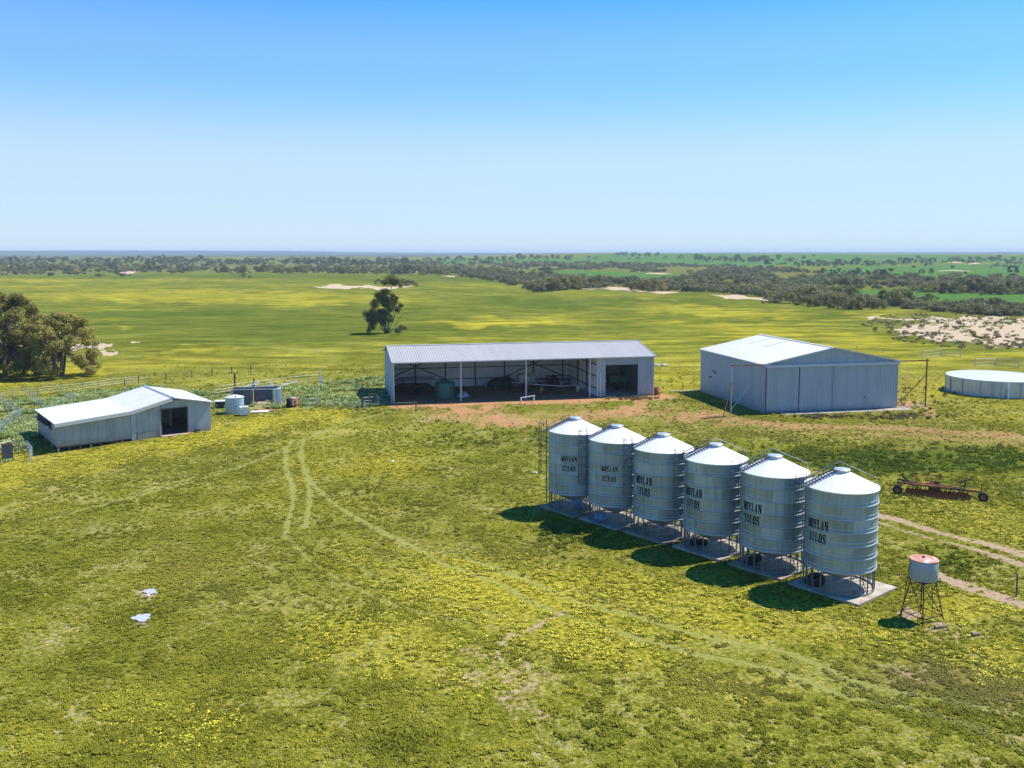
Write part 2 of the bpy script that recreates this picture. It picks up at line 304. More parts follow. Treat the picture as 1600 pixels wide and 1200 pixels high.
# ------------------------------------------------------------------ mesh builder
class MB:
    def __init__(s): s.v=[]; s.f=[]; s.sm=False
    def add(s,vs,fs):
        o=len(s.v); s.v+= [tuple(x) for x in vs]; s.f+= [tuple(i+o for i in f) for f in fs]; return s
    def box(s,a,b):
        x0,y0,z0=a;x1,y1,z1=b
        return s.add([(x0,y0,z0),(x1,y0,z0),(x1,y1,z0),(x0,y1,z0),(x0,y0,z1),(x1,y0,z1),(x1,y1,z1),(x0,y1,z1)],
          [(0,3,2,1),(4,5,6,7),(0,1,5,4),(1,2,6,5),(2,3,7,6),(3,0,4,7)])
    def bar(s,a,b,w,h=None):
        a=Vector(a);b=Vector(b);h=h or w;d=(b-a).normalized(); up=Vector((0,0,1)) if abs(d.z)<.95 else Vector((1,0,0))
        x=d.cross(up).normalized()*w/2; y=x.cross(d).normalized()*h/2
        vs=[a-x-y,a+x-y,a+x+y,a-x+y,b-x-y,b+x-y,b+x+y,b-x+y]
        return s.add(vs,[(0,1,2,3),(7,6,5,4),(0,4,5,1),(1,5,6,2),(2,6,7,3),(3,7,4,0)])
    def tube(s,a,b,r,r2=None,n=8,caps=True):
        a=Vector(a);b=Vector(b);r2=r if r2 is None else r2;d=(b-a).normalized(); up=Vector((0,0,1)) if abs(d.z)<.95 else Vector((1,0,0))
        x=d.cross(up).normalized(); y=x.cross(d).normalized(); vs=[]
        for i in range(n):
            t=2*PI*i/n; e=x*math.cos(t)+y*math.sin(t); vs+= [a+e*r,b+e*r2]
        fs=[(2*i,2*((i+1)%n),2*((i+1)%n)+1,2*i+1) for i in range(n)]
        if caps: fs+= [tuple(2*i for i in range(n))[::-1],tuple(2*i+1 for i in range(n))]
        return s.add(vs,fs)
    def path(s,pts,r,n=6):
        for i in range(len(pts)-1): s.tube(pts[i],pts[i+1],r if not isinstance(r,(list,tuple)) else r[i],r if not isinstance(r,(list,tuple)) else r[i+1],n,True)
        return s
    def lathe(s,prof,n=32,c=(0,0,0),closed=False):
        vs=[];m=len(prof)
        for i in range(n):
            t=2*PI*i/n
            for r,z in prof: vs.append((c[0]+r*math.cos(t),c[1]+r*math.sin(t),c[2]+z))
        fs=[]
        for i in range(n):
            j=(i+1)%n
            for k in range(m-1): fs.append((i*m+k,j*m+k,j*m+k+1,i*m+k+1))
            if closed: fs.append((i*m+m-1,j*m+m-1,j*m,i*m))
        return s.add(vs,fs)
    def sheet(s,a,b,c,d,pitch=.32,depth=.045,nr=None):
        """corrugated sheet: ribs run a->d, counted along a->b; real folded profile"""
        a,b,c,d=map(Vector,(a,b,c,d)); n=(b-a).cross(d-a).normalized(); L=(b-a).length; k=max(1,round(L/pitch))
        ts=[]
        for i in range(k):
            ts+= [((i)/k,0),((i+.42)/k,0),((i+.56)/k,1),((i+.86)/k,1)]
        ts.append((1.0,0)); vs=[]
        for t,o in ts:
            vs+= [a.lerp(b,t)+n*o*depth, d.lerp(c,t)+n*o*depth]
        return s.add(vs,[(2*i,2*i+2,2*i+3,2*i+1) for i in range(len(ts)-1)])
    def obj(s,name,mat,parent=None,smooth=False,loc=None):
        me=bpy.data.meshes.new(name); me.from_pydata(s.v,[],s.f); me.update()
        if smooth: me.polygons.foreach_set('use_smooth',[True]*len(me.polygons))
        if mat: me.materials.append(mat)
        o=bpy.data.objects.new(name,me); C.objects.link(o)
        if parent: o.parent=parent
        if loc: o.location=loc
        return o
def tag(o,label,cat,group=None):
    o['label']=label; o['category']=cat
    if group: o['group']=group
    return o
def thing(name,label,cat,loc=(0,0,0),rz=0,group=None):
    o=bpy.data.objects.new(name,None); C.objects.link(o); o.location=loc; o.rotation_euler=(0,0,rz); o.empty_display_size=.3
    return tag(o,label,cat,group)
def struct(o): o['kind']='structure'; return o
def stuff(o): o['kind']='stuff'; return o
def copy_tree(o,parent=None):
    c=o.copy(); C.objects.link(c)
    if parent: c.parent=parent
    for ch in KIDS.get(o.name,[x for x in bpy.data.objects if x.parent==o]): copy_tree(ch,c)
    return c
KIDS={}
def smesh(name,V,F,mat,smooth=False):
    me=bpy.data.meshes.new(name); V=np.asarray(V,np.float32); F=np.asarray(F,np.int32); k=F.shape[1]
    me.vertices.add(len(V)); me.vertices.foreach_set('co',V.ravel()); me.loops.add(F.size); me.loops.foreach_set('vertex_index',F.ravel())
    me.polygons.add(len(F)); me.polygons.foreach_set('loop_start',np.arange(0,F.size,k,dtype=np.int32)); me.polygons.foreach_set('loop_total',np.full(len(F),k,np.int32))
    me.update(calc_edges=True); me.validate()
    if smooth: me.polygons.foreach_set('use_smooth',np.ones(len(F),bool))
    if mat: me.materials.append(mat)
    return me

# ------------------------------------------------------------------ ground
def rows():
    r=[-80,-40,-10,10,20,26]; y=26.0
    while y<170: y+=max(.0062*y,.2); r.append(y)
    while y<1300: y*=1.0085; r.append(y)
    while y<14500: y*=1.02; r.append(y)
    return np.array(r)
Ry=rows()
sc=np.concatenate([-np.linspace(1,.0,60,endpoint=False)**1.6*1.0])   # outer wing parameters
inner=np.linspace(-1,1,760)
def xs_for(y):
    wi=.60*max(y,25)+6; wo=2.2*max(y,0)+420
    t=np.linspace(0,1,46)[1:]**1.8
    return np.concatenate([-(wi+(wo-wi)*t)[::-1],inner*wi,wi+(wo-wi)*t])
GX=np.stack([xs_for(y) for y in Ry]); GY=np.repeat(Ry[:,None],GX.shape[1],1)
gx=GX.ravel(); gy=GY.ravel(); gz=terrain(gx,gy)
gz=gz+.05*(fbm(gx/1.7,gy/1.7,31,3)-.5)*(np.hypot(gx,gy)<260)*(1-.0)
nR,nC=GX.shape; idx=np.arange(nR*nC).reshape(nR,nC)
gF=np.stack([idx[:-1,:-1],idx[:-1,1:],idx[1:,1:],idx[1:,:-1]],-1).reshape(-1,4)
GM=masks(gx,gy,gz)

mg,nt,b=newmat('pasture',.95); q=N(nt)
pos=q.n('ShaderNodeNewGeometry').outputs['Position']
def attr(nt,name,typ='GEOMETRY'):
    o=nt.nodes.new('ShaderNodeAttribute'); o.attribute_name=name; o.attribute_type=typ
    s=nt.nodes.new('ShaderNodeSeparateColor'); nt.links.new(o.outputs['Color'],s.inputs[0]); return s.outputs[0],s.outputs[1],s.outputs[2],o.outputs['Alpha']
aT,aE,aY,aL=attr(nt,'MA'); aS,aB,aP,aC=attr(nt,'MB')
nf=q.noise(pos,3.2,6,.65); nc=q.noise(pos,1.05,4,.6); nm=q.noise(pos,.22,4,.6); nl=q.noise(q.mapv(pos,(.5,1,1)),.035,4,.6); nx=q.noise(pos,14,3,.6); ns=q.noise(q.mapv(pos,(.35,1,1)),.16,7,.72,.3)
farf=q.mr(q.n('ShaderNodeSeparateXYZ').outputs[1],0,1); sepp=q.n('ShaderNodeSeparateXYZ'); q.l(pos,sepp.inputs[0]); farf=q.mr(sepp.outputs[1],90,220)
n7=q.noise(pos,7,4,.7)
base=q.math('ADD',q.math('ADD',q.math('MULTIPLY',nf,.34),q.math('MULTIPLY',nm,.16)),q.math('ADD',q.math('MULTIPLY',nl,.16),q.math('ADD',q.math('MULTIPLY',nx,.14),q.math('MULTIPLY',n7,.26))))
base=q.math('SUBTRACT',base,.03)
nsf=q.mix(farf,nf,ns); base=q.math('ADD',base,q.math('MULTIPLY',farf,q.math('MULTIPLY',q.math('SUBTRACT',ns,.5),.42)))
col=q.ramp(base,[(.395,(.034,.030,.004)),(.45,(.105,.106,.010)),(.515,(.205,.204,.020)),(.58,(.42,.375,.08))])
def blend(col,mask,noise,amp,lo,hi,c2,power=1.0):
    mask=q.math('ADD',mask,0.0)
    f=q.math('ADD',mask,q.math('MULTIPLY',q.math('SUBTRACT',noise,.5),amp))
    f=q.mr(f,lo,hi); 
    if power!=1: f=q.math('MULTIPLY',f,power)
    return q.mix(f,col,c2)
brownc=q.ramp(nf,[(.35,(.13,.095,.035)),(.55,(.20,.15,.065)),(.7,(.27,.21,.10))])
col=blend(col,aB,nf,.7,.25,.85,brownc,.85)
farg=q.ramp(base,[(.36,(.050,.078,.010)),(.5,(.105,.14,.016)),(.62,(.20,.21,.028))]); col=q.mix(q.math('MULTIPLY',q.mr(sepp.outputs[1],150,230),.62),col,farg)
lushc=q.ramp(base,[(.34,(.034,.058,.008)),(.5,(.078,.112,.014)),(.64,(.15,.175,.026))])
col=blend(col,aL,nm,.5,.15,.85,lushc,.85)
yelc=q.ramp(nsf,[(.34,(.14,.14,.014)),(.46,(.29,.255,.024)),(.58,(.54,.44,.035))])
col=blend(col,aY,nsf,.9,.12,1.05,yelc,.85)
palec=q.ramp(nf,[(.36,(.10,.14,.03)),(.5,(.22,.26,.08)),(.64,(.36,.39,.16))])
col=blend(col,aP,nf,.4,.2,.8,palec,.85)
cropc=q.ramp(nm,[(.35,(.045,.12,.022)),(.5,(.07,.17,.03)),(.65,(.11,.21,.045))])
col=blend(col,aC,nl,.2,.25,.6,cropc,.95)
# small scattered bare specks
sp=q.mr(q.math('ADD',q.noise(pos,3.4,6,.75),q.math('MULTIPLY',q.math('SUBTRACT',nm,.5),.38)),.585,.615); sp=q.math('MULTIPLY',sp,q.math('SUBTRACT',1.0,farf))
sp=q.math('MULTIPLY',sp,q.math('SUBTRACT',1.0,q.math('MINIMUM',q.math('ADD',aL,q.math('MULTIPLY',aY,.5)),1.0)))
bare=q.ramp(nx,[(.3,(.33,.235,.14)),(.6,(.50,.39,.27))])
col=q.mix(q.math('MULTIPLY',sp,.75),col,bare)
trc=q.ramp(nx,[(.35,(.22,.22,.045)),(.6,(.38,.37,.11))])
col=blend(col,aT,nc,1.3,.12,.85,trc,.72)
# soil: redder beside the sheds, paler on the near slope
sxy=q.n('ShaderNodeSeparateXYZ'); q.l(pos,sxy.inputs[0])
redf=q.mr(sxy.outputs[1],62,100)
soil=q.mix(redf,(.44,.31,.19),(.47,.215,.09)); soil=q.mix(q.mr(nf,.35,.7),soil,q.mix(.45,soil,(.55,.38,.25)))
nfm=q.math('ADD',q.math('MULTIPLY',nf,.6),q.math('MULTIPLY',nc,.4)); col=blend(col,aE,nfm,2.6,.35,.85,soil,.92)
sandc=q.ramp(nf,[(.3,(.32,.23,.13)),(.5,(.52,.40,.26)),(.7,(.66,.54,.38))])
col=blend(col,aS,nf,.3,.3,.6,sandc,.97)
azr=q.math('DIVIDE',sepp.outputs[0],sepp.outputs[1]); azf=q.mr(azr,-.12,.02); farest=q.mr(q.math('SUBTRACT',sepp.outputs[1],q.math('MULTIPLY',azf,2200.0)),3000,3900); forest=q.ramp(nl,[(.35,(.03,.045,.022)),(.55,(.05,.065,.03)),(.72,(.16,.17,.07))]); col=q.mix(farest,col,forest)
q.l(col,b.inputs['Base Color']); b.inputs['Specular IOR Level'].default_value=.0
hb=q.math('ADD',q.math('MULTIPLY',nf,.8),q.math('MULTIPLY',nx,.35)); q.bump(hb,1.0,.22,b)
gm=smesh('ground',np.stack([gx,gy,gz],1),gF,mg,True)
def setcol(me,name,a,b_,c,d):
    at=me.color_attributes.new(name,'FLOAT_COLOR','POINT'); at.data.foreach_set('color',np.stack([a,b_,c,d],1).astype(np.float32).ravel())
setcol(gm,'MA',GM['track'],GM['earth'],GM['yellow'],GM['lush']); setcol(gm,'MB',GM['sand'],GM['brown'],GM['pale'],GM['crop'])
gobj=bpy.data.objects.new('ground',gm); C.objects.link(gobj); struct(gobj)

# ------------------------------------------------------------------ materials for things
M_galv=metal_mat('galvanised',(.36,.46,.485),.36,.40,.36,.03,(.30,.30,.26),panel=.36)
M_band=metal_mat('rolled_band_metal',(.44,.49,.50),.1,.36,.12)
M_leg=metal_mat('silo_leg_steel',(.17,.21,.24),.4,.5,.2)
M_galv2=metal_mat('galvanised_plain',(.55,.58,.60),.7,.45,.2)
M_roofw=metal_mat('zinc_roof_pale',(.62,.605,.58),.0,.5,.08,sheets=(0,1.25,0))
M_cone=metal_mat('silo_roof_metal',(.76,.75,.725),.05,.5,.10)
M_roofg=metal_mat('zinc_roof_grey',(.43,.405,.365),.1,.5,.12,sheets=(1.31,0,0))
M_wallb=metal_mat('zinc_wall',(.40,.465,.52),.25,.5,.12,sheets=(1.31,1.31,0),dirt=1)
M_wallin=metal_mat('zinc_wall_inner_skylit',(.66,.74,.78),.1,.6,.15)  # paler and bluer than the outer zinc: sky light put into the colour
M_wallo=metal_mat('old_zinc_wall',(.40,.44,.45),.3,.55,.35,.14,(.26,.20,.16),dirt=1)
M_wallo2=metal_mat('old_zinc_wall_dull',(.33,.38,.40),.3,.55,.35,.14,(.24,.17,.13),dirt=1)
M_steel=metal_mat('painted_steel',(.42,.46,.49),.5,.5,.2)
M_dsteel=metal_mat('dark_steel',(.10,.11,.12),.4,.55,.2,.25)
M_rusty=metal_mat('rusty_steel',(.24,.085,.035),.0,.85,.4,.55,(.40,.17,.07))
M_rustd=metal_mat('dark_rusty_steel',(.07,.045,.035),.2,.85,.4,.4,(.16,.06,.03))
M_orange=metal_mat('faded_orange_paint',(.45,.17,.05),.0,.8,.3,.4,(.2,.07,.03))
M_rubber=simple('tyre_rubber',(.02,.02,.021),.85)
M_conc=simple('concrete',(.46,.385,.29),.9,0,.3,1.4,(.30,.23,.16),.3)
M_concd=simple('dirty_concrete',(.36,.285,.20),.9,0,.3,1.4,(.2,.14,.10),.3)
M_black=simple('black_paint',(.008,.008,.009),.95)
def faded(name,lo,hi):
    m,nt,b=newmat(name,.55,.2); q=N(nt); tc=q.n('ShaderNodeTexCoord').outputs['Object']
    f=q.mr(q.noise(q.mapv(tc,(1,1,1)),5.5,4,.7),lo,hi); q.l(q.mix(f,(.012,.013,.015),(.30,.34,.36)),b.inputs['Base Color']); b.inputs['Specular IOR Level'].default_value=.1; b.inputs['Roughness'].default_value=.9; return m
M_fade=faded('faded_black_paint',.50,.64); M_fade2=faded('lightly_worn_black_paint',.80,.95)
M_green=simple('green_poly',(.035,.15,.11),.5,0,.2,1.0)
M_white=simple('white_paint',(.75,.75,.72),.6,0,.15,2)
M_blue=simple('blue_plastic',(.12,.30,.50),.5,0,.25,3)
M_red=simple('red_paint',(.45,.03,.03),.5,0,.2,3)
M_wood=simple('weathered_timber',(.17,.14,.115),.9,0,.35,3,(.10,.075,.06))
M_bark=simple('gum_bark',(.20,.165,.125),.9,0,.4,1.5,(.09,.07,.05))
M_grey=simple('grey_panel',(.12,.13,.15),.7,0,.25,2)
M_ytan=simple('tan_lining',(.62,.44,.12),.8,0,.2,2)
M_floor=simple('shed_dirt_floor',(.30,.165,.10),.95,0,.3,.8,(.20,.12,.08),.3)
M_rusttop=simple('rust_flaked_lid',(.50,.20,.12),.8,0,.2,2.6,(.60,.50,.45))
M_dark=simple('dark_cloth',(.03,.032,.035),.8)
M_stone=simple('pale_stone',(.62,.58,.52),.9,0,.2,5)
M_log=simple('grey_log',(.26,.19,.12),.9,0,.3,5)

# ------------------------------------------------------------------ machinery shed
sx0,sy0=-15.65,121.83; SA=math.radians(12.5)
SW,SD,SE,SR=36.4,14.3,5.6,7.0
shed=thing('machinery_shed','long open-fronted machinery shed with grey corrugated roof and roller door bay','shed',(sx0,sy0,0),SA)
# floor
MB().box((.1,.1,-.3),(SW-7.4,SD-.1,.012)).obj('dirt_floor',M_floor,shed)
MB().box((28.2,-.25,-.3),(SW,SD-.1,.06)).obj('concrete_floor',M_conc,shed)
MB().sheet((0,SD,.0),(0,SD/2,.0),(0,SD/2,SR),(0,SD,SE)).sheet((0,SD/2,0),(0,.0,0),(0,.0,SE),(0,SD/2,SR)).obj('end_wall',M_wallb,shed)
MB().sheet((SW,0,0),(SW,SD/2,0),(SW,SD/2,SR),(SW,0,SE)).sheet((SW,SD/2,0),(SW,SD,0),(SW,SD,SE),(SW,SD/2,SR)).obj('end_wall',M_wallb,shed)
MB().sheet((0,SD,0),(SW,SD,0),(SW,SD,SE),(0,SD,SE)).obj('back_wall',M_wallin,shed)
MB().sheet((28.2,.05,0),(28.2,SD/2,0),(28.2,SD/2,SR-.05),(28.2,.05,SE)).sheet((28.2,SD/2,0),(28.2,SD-.05,0),(28.2,SD-.05,SE),(28.2,SD/2,SR-.05)).obj('partition_wall',M_wallin,shed)
DX0,DX1=29.3,34.2
MB().sheet((28.2,0,0),(DX0,0,0),(DX0,0,SE),(28.2,0,SE)).obj('front_wall',M_wallb,shed)
MB().sheet((DX1,0,0),(SW,0,0),(SW,0,SE),(DX1,0,SE)).obj('front_wall',M_wallb,shed)
MB().sheet((DX0,0,5.15),(DX1,0,5.15),(DX1,0,SE),(DX0,0,SE)).obj('front_wall',M_wallb,shed)
rd=MB().sheet((DX0,.12,4.5),(DX0,.12,5.2),(DX1,.12,5.2),(DX1,.12,4.5),.1,-.02).obj('roller_door',M_wallb,shed)
MB().box((DX0,.05,4.44),(DX1,.13,4.53)).obj('bottom_rail',M_steel,rd)
MB().box((DX0-.06,-.05,0),(DX0+.06,.1,5.2)).box((DX1-.06,-.05,0),(DX1+.06,.1,5.2)).box((DX0,-.05,5.12),(DX1,.04,5.2)).obj('door_frame',M_steel,shed)
MB().sheet((-.25,-.35,SE-.02),(SW+.25,-.35,SE-.02),(SW+.25,SD/2,SR+.06),(-.25,SD/2,SR+.06),.34,.032).obj('roof_slope',M_roofg,shed)
MB().sheet((SW+.25,SD+.3,SE-.02),(-.25,SD+.3,SE-.02),(-.25,SD/2,SR+.06),(SW+.25,SD/2,SR+.06),.34,.032).obj('roof_slope',M_roofg,shed)
MB().box((-.28,SD/2-.2,SR+.07),(SW+.28,SD/2+.2,SR+.14)).obj('ridge_cap',M_roofw,shed)
MB().box((-.25,-.46,SE-.16),(28.0,-.33,SE-.01)).box((28.0,-.46,SE-.16),(SW+.25,-.33,SE-.01)).obj('gutter',M_roofw,shed)
e0=Vector((SW+.27,-.36,SE)); 
for xx in (-.28,SW+.28):
    MB().bar((xx,-.36,SE+.02),(xx,SD/2,SR+.1),.06,.16).bar((xx,SD/2,SR+.1),(xx,SD+.3,SE+.02),.06,.16).obj('barge_flashing',M_roofw,shed)
MB().box((28.55,-.16,0),(28.67,-.05,3.4)).obj('downpipe',M_white,shed)
for a_,b_ in (((SW-.02,-.06,0),(SW+.08,.04,SE)),((-.08,-.08,0),(.06,.06,SE)),((28.14,-.09,0),(28.27,.03,SE))): MB().box(a_,b_).obj('corner_flashing',M_roofw,shed)
for x in (9,18,27.1):
    MB().box((x-.1,-.05,0),(x+.1,.15,SE-.15)).obj('post',M_steel,shed)
for x in [0.15,4.5,9,13.5,18,22.5,27.1]:
    MB().box((x-.08,SD-.28,0),(x+.08,SD-.06,SE-.1)).obj('column',M_dsteel,shed)
for z in (1.2,2.9,4.5):
    MB().box((.1,SD-.14,z-.06),(28.1,SD-.05,z+.06)).obj('girt',M_dsteel,shed)
    MB().box((28.02,.3,z-.06),(28.12,SD-.3,z+.06)).obj('girt',M_dsteel,shed)
for y in (4.5,9):
    MB().box((27.9,y-.08,0),(28.1,y+.08,SE+.4)).obj('column',M_dsteel,shed)
for x in (0.2,9,18,27.3):
    MB().bar((x,.1,SE-.2),(x,SD/2,SR-.2),.15,.25).bar((x,SD/2,SR-.2),(x,SD-.1,SE-.2),.15,.25).obj('rafter',M_dsteel,shed)
for y in (1.8,3.6,5.4,9,10.8,12.6):
    z=SE+(SR-SE)*(1-abs(y-SD/2)/(SD/2))-.12
    MB().box((.1,y-.04,z-.07),(SW-.1,y+.04,z+.05)).obj('purlin',M_dsteel,shed)
for a,b2 in (((.2,SD-.2,1.3),(8.8,SD-.2,5.2)),((.2,SD-.2,5.2),(8.8,SD-.2,1.3)),((18.2,SD-.2,1.3),(27,SD-.2,5.2)),((18.2,SD-.2,5.2),(27,SD-.2,1.3))):
    MB().bar(a,b2,.07,.14).obj('brace',M_dsteel,shed)
def L2(x,y,z=0,o=(sx0,sy0),a=SA):
    return Vector((o[0]+x*math.cos(a)-y*math.sin(a),o[1]+x*math.sin(a)+y*math.cos(a),z))
# contents
def wheel(parent,loc,r=.45,w=.25,axis='x',name='wheel',rim=None):
    o=bpy.data.objects.new(name,None)
    m=MB().lathe([(r*.55,-w/2),(r*.9,-w/2),(r,-w*.3),(r,w*.3),(r*.9,w/2),(r*.55,w/2)],20,closed=True).obj(name,M_rubber,parent,loc=loc)
    m.rotation_euler=(0,PI/2,0) if axis=='x' else (PI/2,0,0)
    bpy.data.objects.remove(o)
    MB().lathe([(.001,-w*.12),(r*.56,-w*.12),(r*.56,w*.3),(r*.3,w*.15),(.001,w*.15)],16).obj('rim',rim or M_rustd,m)
    return m
gt=thing('water_tank','dark green round poly tank standing inside the open shed','tank',L2(7.3,3.6,.02),SA)
MB().lathe([(0,0),(1.35,0),(1.38,.1),(1.38,2.1),(1.34,2.2)],32).obj('tank_body',M_green,gt,True)
for z in (.5,1.0,1.5): MB().lathe([(1.375,z-.05),(1.41,z),(1.375,z+.05)],32).obj('band',M_green,gt,True)
MB().lathe([(1.34,2.2),(.45,2.5),(.45,2.56),(0,2.58)],32).obj('tank_top',M_green,gt,True)
tp=thing('tarpaulin_bundle','crumpled pale blue plastic bundle between green tank and first shed post','bundle',L2(9.9,4.2,.02),.3)
m=MB().lathe([(0,0),(.8,.02),(.85,.2),(.6,.45),(.3,.55),(0,.6)],14)
m.v=[(x*(1+.25*math.sin(5*y+3*x)),y*(1+.2*math.cos(4*x)),z*(1+.3*math.sin(6*x+2*y))) for x,y,z in m.v]; m.obj('sheet',simple('pale_blue_plastic',(.45,.58,.68),.5,0,.3,4),tp)
tr=thing('flatbed_trailer','low dark flatbed trailer at the left end of the open shed','trailer',L2(3.6,9,.02),SA)
MB().box((-2.8,-1.1,.75),(2.8,1.1,.9)).obj('deck',M_dark,tr); MB().bar((2.8,0,.8),(4.4,0,.6),.12).obj('drawbar',M_dsteel,tr)
for x in(-.5,.6):
    for y in(-1,1): wheel(tr,(x,y,.42),.4,.25,'y')
MB().box((-2.3,-1,1.0),(2.2,.9,1.35)).obj('load',M_rustd,tr)
bar_=thing('steel_rack','dark steel bars resting on trestles along the back shed wall','rack',L2(4.4,12.2,.02),SA)
for x in(-2,2): MB().bar((x,-.3,0),(x,0,1.7),.08).bar((x,.3,0),(x,0,1.7),.08).obj('trestle',M_dsteel,bar_)
MB().bar((-2.8,0,1.76),(2.8,0,1.76),.12).bar((-2.4,.2,1.78),(2.4,.25,1.78),.1).obj('bar',M_dsteel,bar_)
cv=thing('covered_vehicle','low dark rounded machine against the back wall in the second shed bay','vehicle',L2(17.0,11,.02),SA)
m=MB().lathe([(0,1.55),(1.0,1.5),(1.7,1.2),(2.0,.7),(1.9,.35),(0,.3)],20); m.v=[(x*1.15,y*.5,z) for x,y,z in m.v]; m.obj('body',M_dark,cv,True)
for x in(-1.3,1.3):
    for y in(-.8,.8): wheel(cv,(x,y,.38),.36,.22,'y')
MB().bar((2,0,.9),(3.4,0,.95),.14).obj('drawbar',M_dsteel,cv)
# boom sprayer
bs=thing('boom_sprayer','grey folded boom sprayer with white tank in the third shed bay','sprayer',L2(20.0,8.5,.02),SA)
m=MB().lathe([(0,-1.3),(.6,-1.25),(.85,-.9),(.85,.9),(.6,1.25),(0,1.3)],18); m.v=[(z,y,x+1.75) for x,y,z in m.v]; m.obj('spray_tank',simple('milky_poly',(.42,.43,.38),.6,0,.4,2.5,(.2,.22,.18)),bs,True)
MB().bar((-2,-.6,.8),(2,-.6,.8),.12).bar((-2,.6,.8),(2,.6,.8),.12).bar((2,-.6,.8),(4,0,.6),.1).bar((2,.6,.8),(4,0,.6),.1).obj('chassis',M_dsteel,bs)
for y in(-1,1): wheel(bs,(0,y,.65),.65,.3,'y')
for k,z in enumerate((1.3,2.0,2.7)):
    q_=MB().bar((-2.4,-1.15,z),(2.6,-1.15,z+.1),.06)
    for i in range(10): q_.bar((-2.4+.5*i,-1.15,z),(-2.15+.5*i,-1.15,z+.5),.035)
    q_.obj('boom_section',M_steel,bs)
MB().bar((-.5,-2.6,1.3),(4.5,-3.4,.9),.08).bar((4.4,-3.4,.9),(6.4,-3.3,1.0),.08).obj('boom_tip',M_white,bs)
tk=thing('old_tractor','small dark tractor parked deep in the fourth shed bay','tractor',L2(23.6,9.6,.02),SA)
MB().box((-1.6,-.4,.8),(.4,.4,1.5)).obj('bonnet',M_rustd,tk); MB().box((.3,-.5,.8),(1.3,.5,1.2)).obj('body',M_dark,tk)
MB().box((.7,-.25,1.2),(1.15,.25,1.35)).box((1.1,-.25,1.35),(1.2,.25,1.75)).obj('seat',M_dark,tk)
MB().tube((-1.1,0,1.5),(-1.1,0,2.2),.04).obj('exhaust',M_rusty,tk); MB().lathe([(.2,-.02),(.23,0),(.2,.02)],14,(.35,0,1.75),True).tube((.2,0,1.4),(.35,0,1.75),.02).obj('steering_wheel',M_black,tk)
for y in(-.75,.75): wheel(tk,(.9,y,.7),.7,.35,'y'); wheel(tk,(-1.3,y*.8,.4),.4,.2,'y')
for x,y,mt,lb in ((21.4,4.9,M_orange,'small orange steel drum beside the third shed post'),(25.9,10.6,M_white,'white drum standing near the shed back wall'),(27.0,5.4,M_stone,'pale plastic drum at the foot of the partition wall')):
    d=thing('drum',lb,'drum',L2(x,y,.02),0); MB().lathe([(0,0),(.29,0),(.29,.28),(.305,.3),(.29,.32),(.29,.58),(.305,.6),(.29,.62),(.29,.88),(0,.88)],16).obj('shell',mt,d,True); MB().tube((.12,0,.88),(.12,0,.92),.04).obj('cap',M_black,d)
cr=thing('workbench','dark cluttered workbench by the partition in the fourth shed bay','bench',L2(26.2,12.6,.02),SA)
MB().box((-1.6,-.4,.85),(1.6,.4,.95)).obj('bench_top',M_wood,cr)
for x in(-1.5,1.5):
    for y in(-.3,.3): MB().box((x-.05,y-.05,0),(x+.05,y+.05,.85)).obj('leg',M_wood,cr)
MB().box((-1.2,-.3,.95),(-.5,.2,1.5)).obj('tool_box',M_rustd,cr)
gmch=thing('field_bin','dark green machine with open frame inside the roller door bay','machine',L2(33.0,6.0,.06),SA)
MB().add([(-1.2,-1,1.2),(1.2,-1,1.2),(1.2,1,1.2),(-1.2,1,1.2),(-1.5,-1.2,2.2),(1.5,-1.2,2.2),(1.5,1.2,2.2),(-1.5,1.2,2.2)],[(0,1,5,4),(1,2,6,5),(2,3,7,6),(3,0,4,7),(0,3,2,1)]).obj('hopper',simple('green_paint',(.05,.13,.07),.6),gmch)
for x in(-1.1,1.1):
    for y in(-.9,.9): MB().bar((x,y,0),(x,y,1.2),.09).obj('leg',M_dsteel,gmch)
for y in(-1.1,1.1): wheel(gmch,(0,y,.45),.45,.25,'y')
sh_=thing('saw_frame','small white painted trestle in the grass before the shed','trestle',L2(17.3,-3.2,0),SA+.2)
MB().bar((-.9,0,.8),(1.3,.1,.95),.12).obj('top_rail',M_white,sh_)
for x,yy in((-.8,-.3),(-.8,.3),(1.1,-.3),(1.1,.3)): MB().bar((x,yy,0),(x,0,.85),.07).obj('leg',M_white,sh_)
rd_=thing('rusty_drum','rusty brown drum at the right corner of the machinery shed','drum',L2(SW+.7,.2,0),0)
MB().lathe([(0,0),(.42,0),(.42,.4),(.44,.42),(.42,.44),(.42,1.15),(.4,1.15),(.38,.2),(0,.2)],16).obj('shell',M_rusty,rd_,True); MB().bar((-.3,-.42,.2),(.3,-.46,.9),.06).obj('handle',M_rustd,rd_)

# ------------------------------------------------------------------ hay shed (closed, sliding doors)
hx,hy=31.63,115.01; HA=math.radians(12.3); HW,HD,HE,HR=18.6,19.6,6.1,7.95
hg=thing('storage_shed','large closed grey steel shed with four sliding front doors and bright white roof','shed',(hx,hy,0),HA)
MB().box((-.3,-.15,-.3),(HW+.3,HD+.1,.03)).obj('floor_slab',M_conc,hg)
MB().box((1.6,-1.9,-.3),(HW+1.2,-.17,.05)).obj('apron',M_conc,hg)
MB().sheet((0,HD,0),(0,0,0),(0,0,HE),(0,HD,HE)).obj('side_wall',M_wallb,hg)
MB().sheet((HW,0,0),(HW,HD,0),(HW,HD,HE),(HW,0,HE)).obj('side_wall',M_wallb,hg)
MB().sheet((HW,HD,0),(HW/2,HD,0),(HW/2,HD,HR),(HW,HD,HE)).sheet((HW/2,HD,0),(0,HD,0),(0,HD,HE),(HW/2,HD,HR)).obj('back_wall',M_wallb,hg)
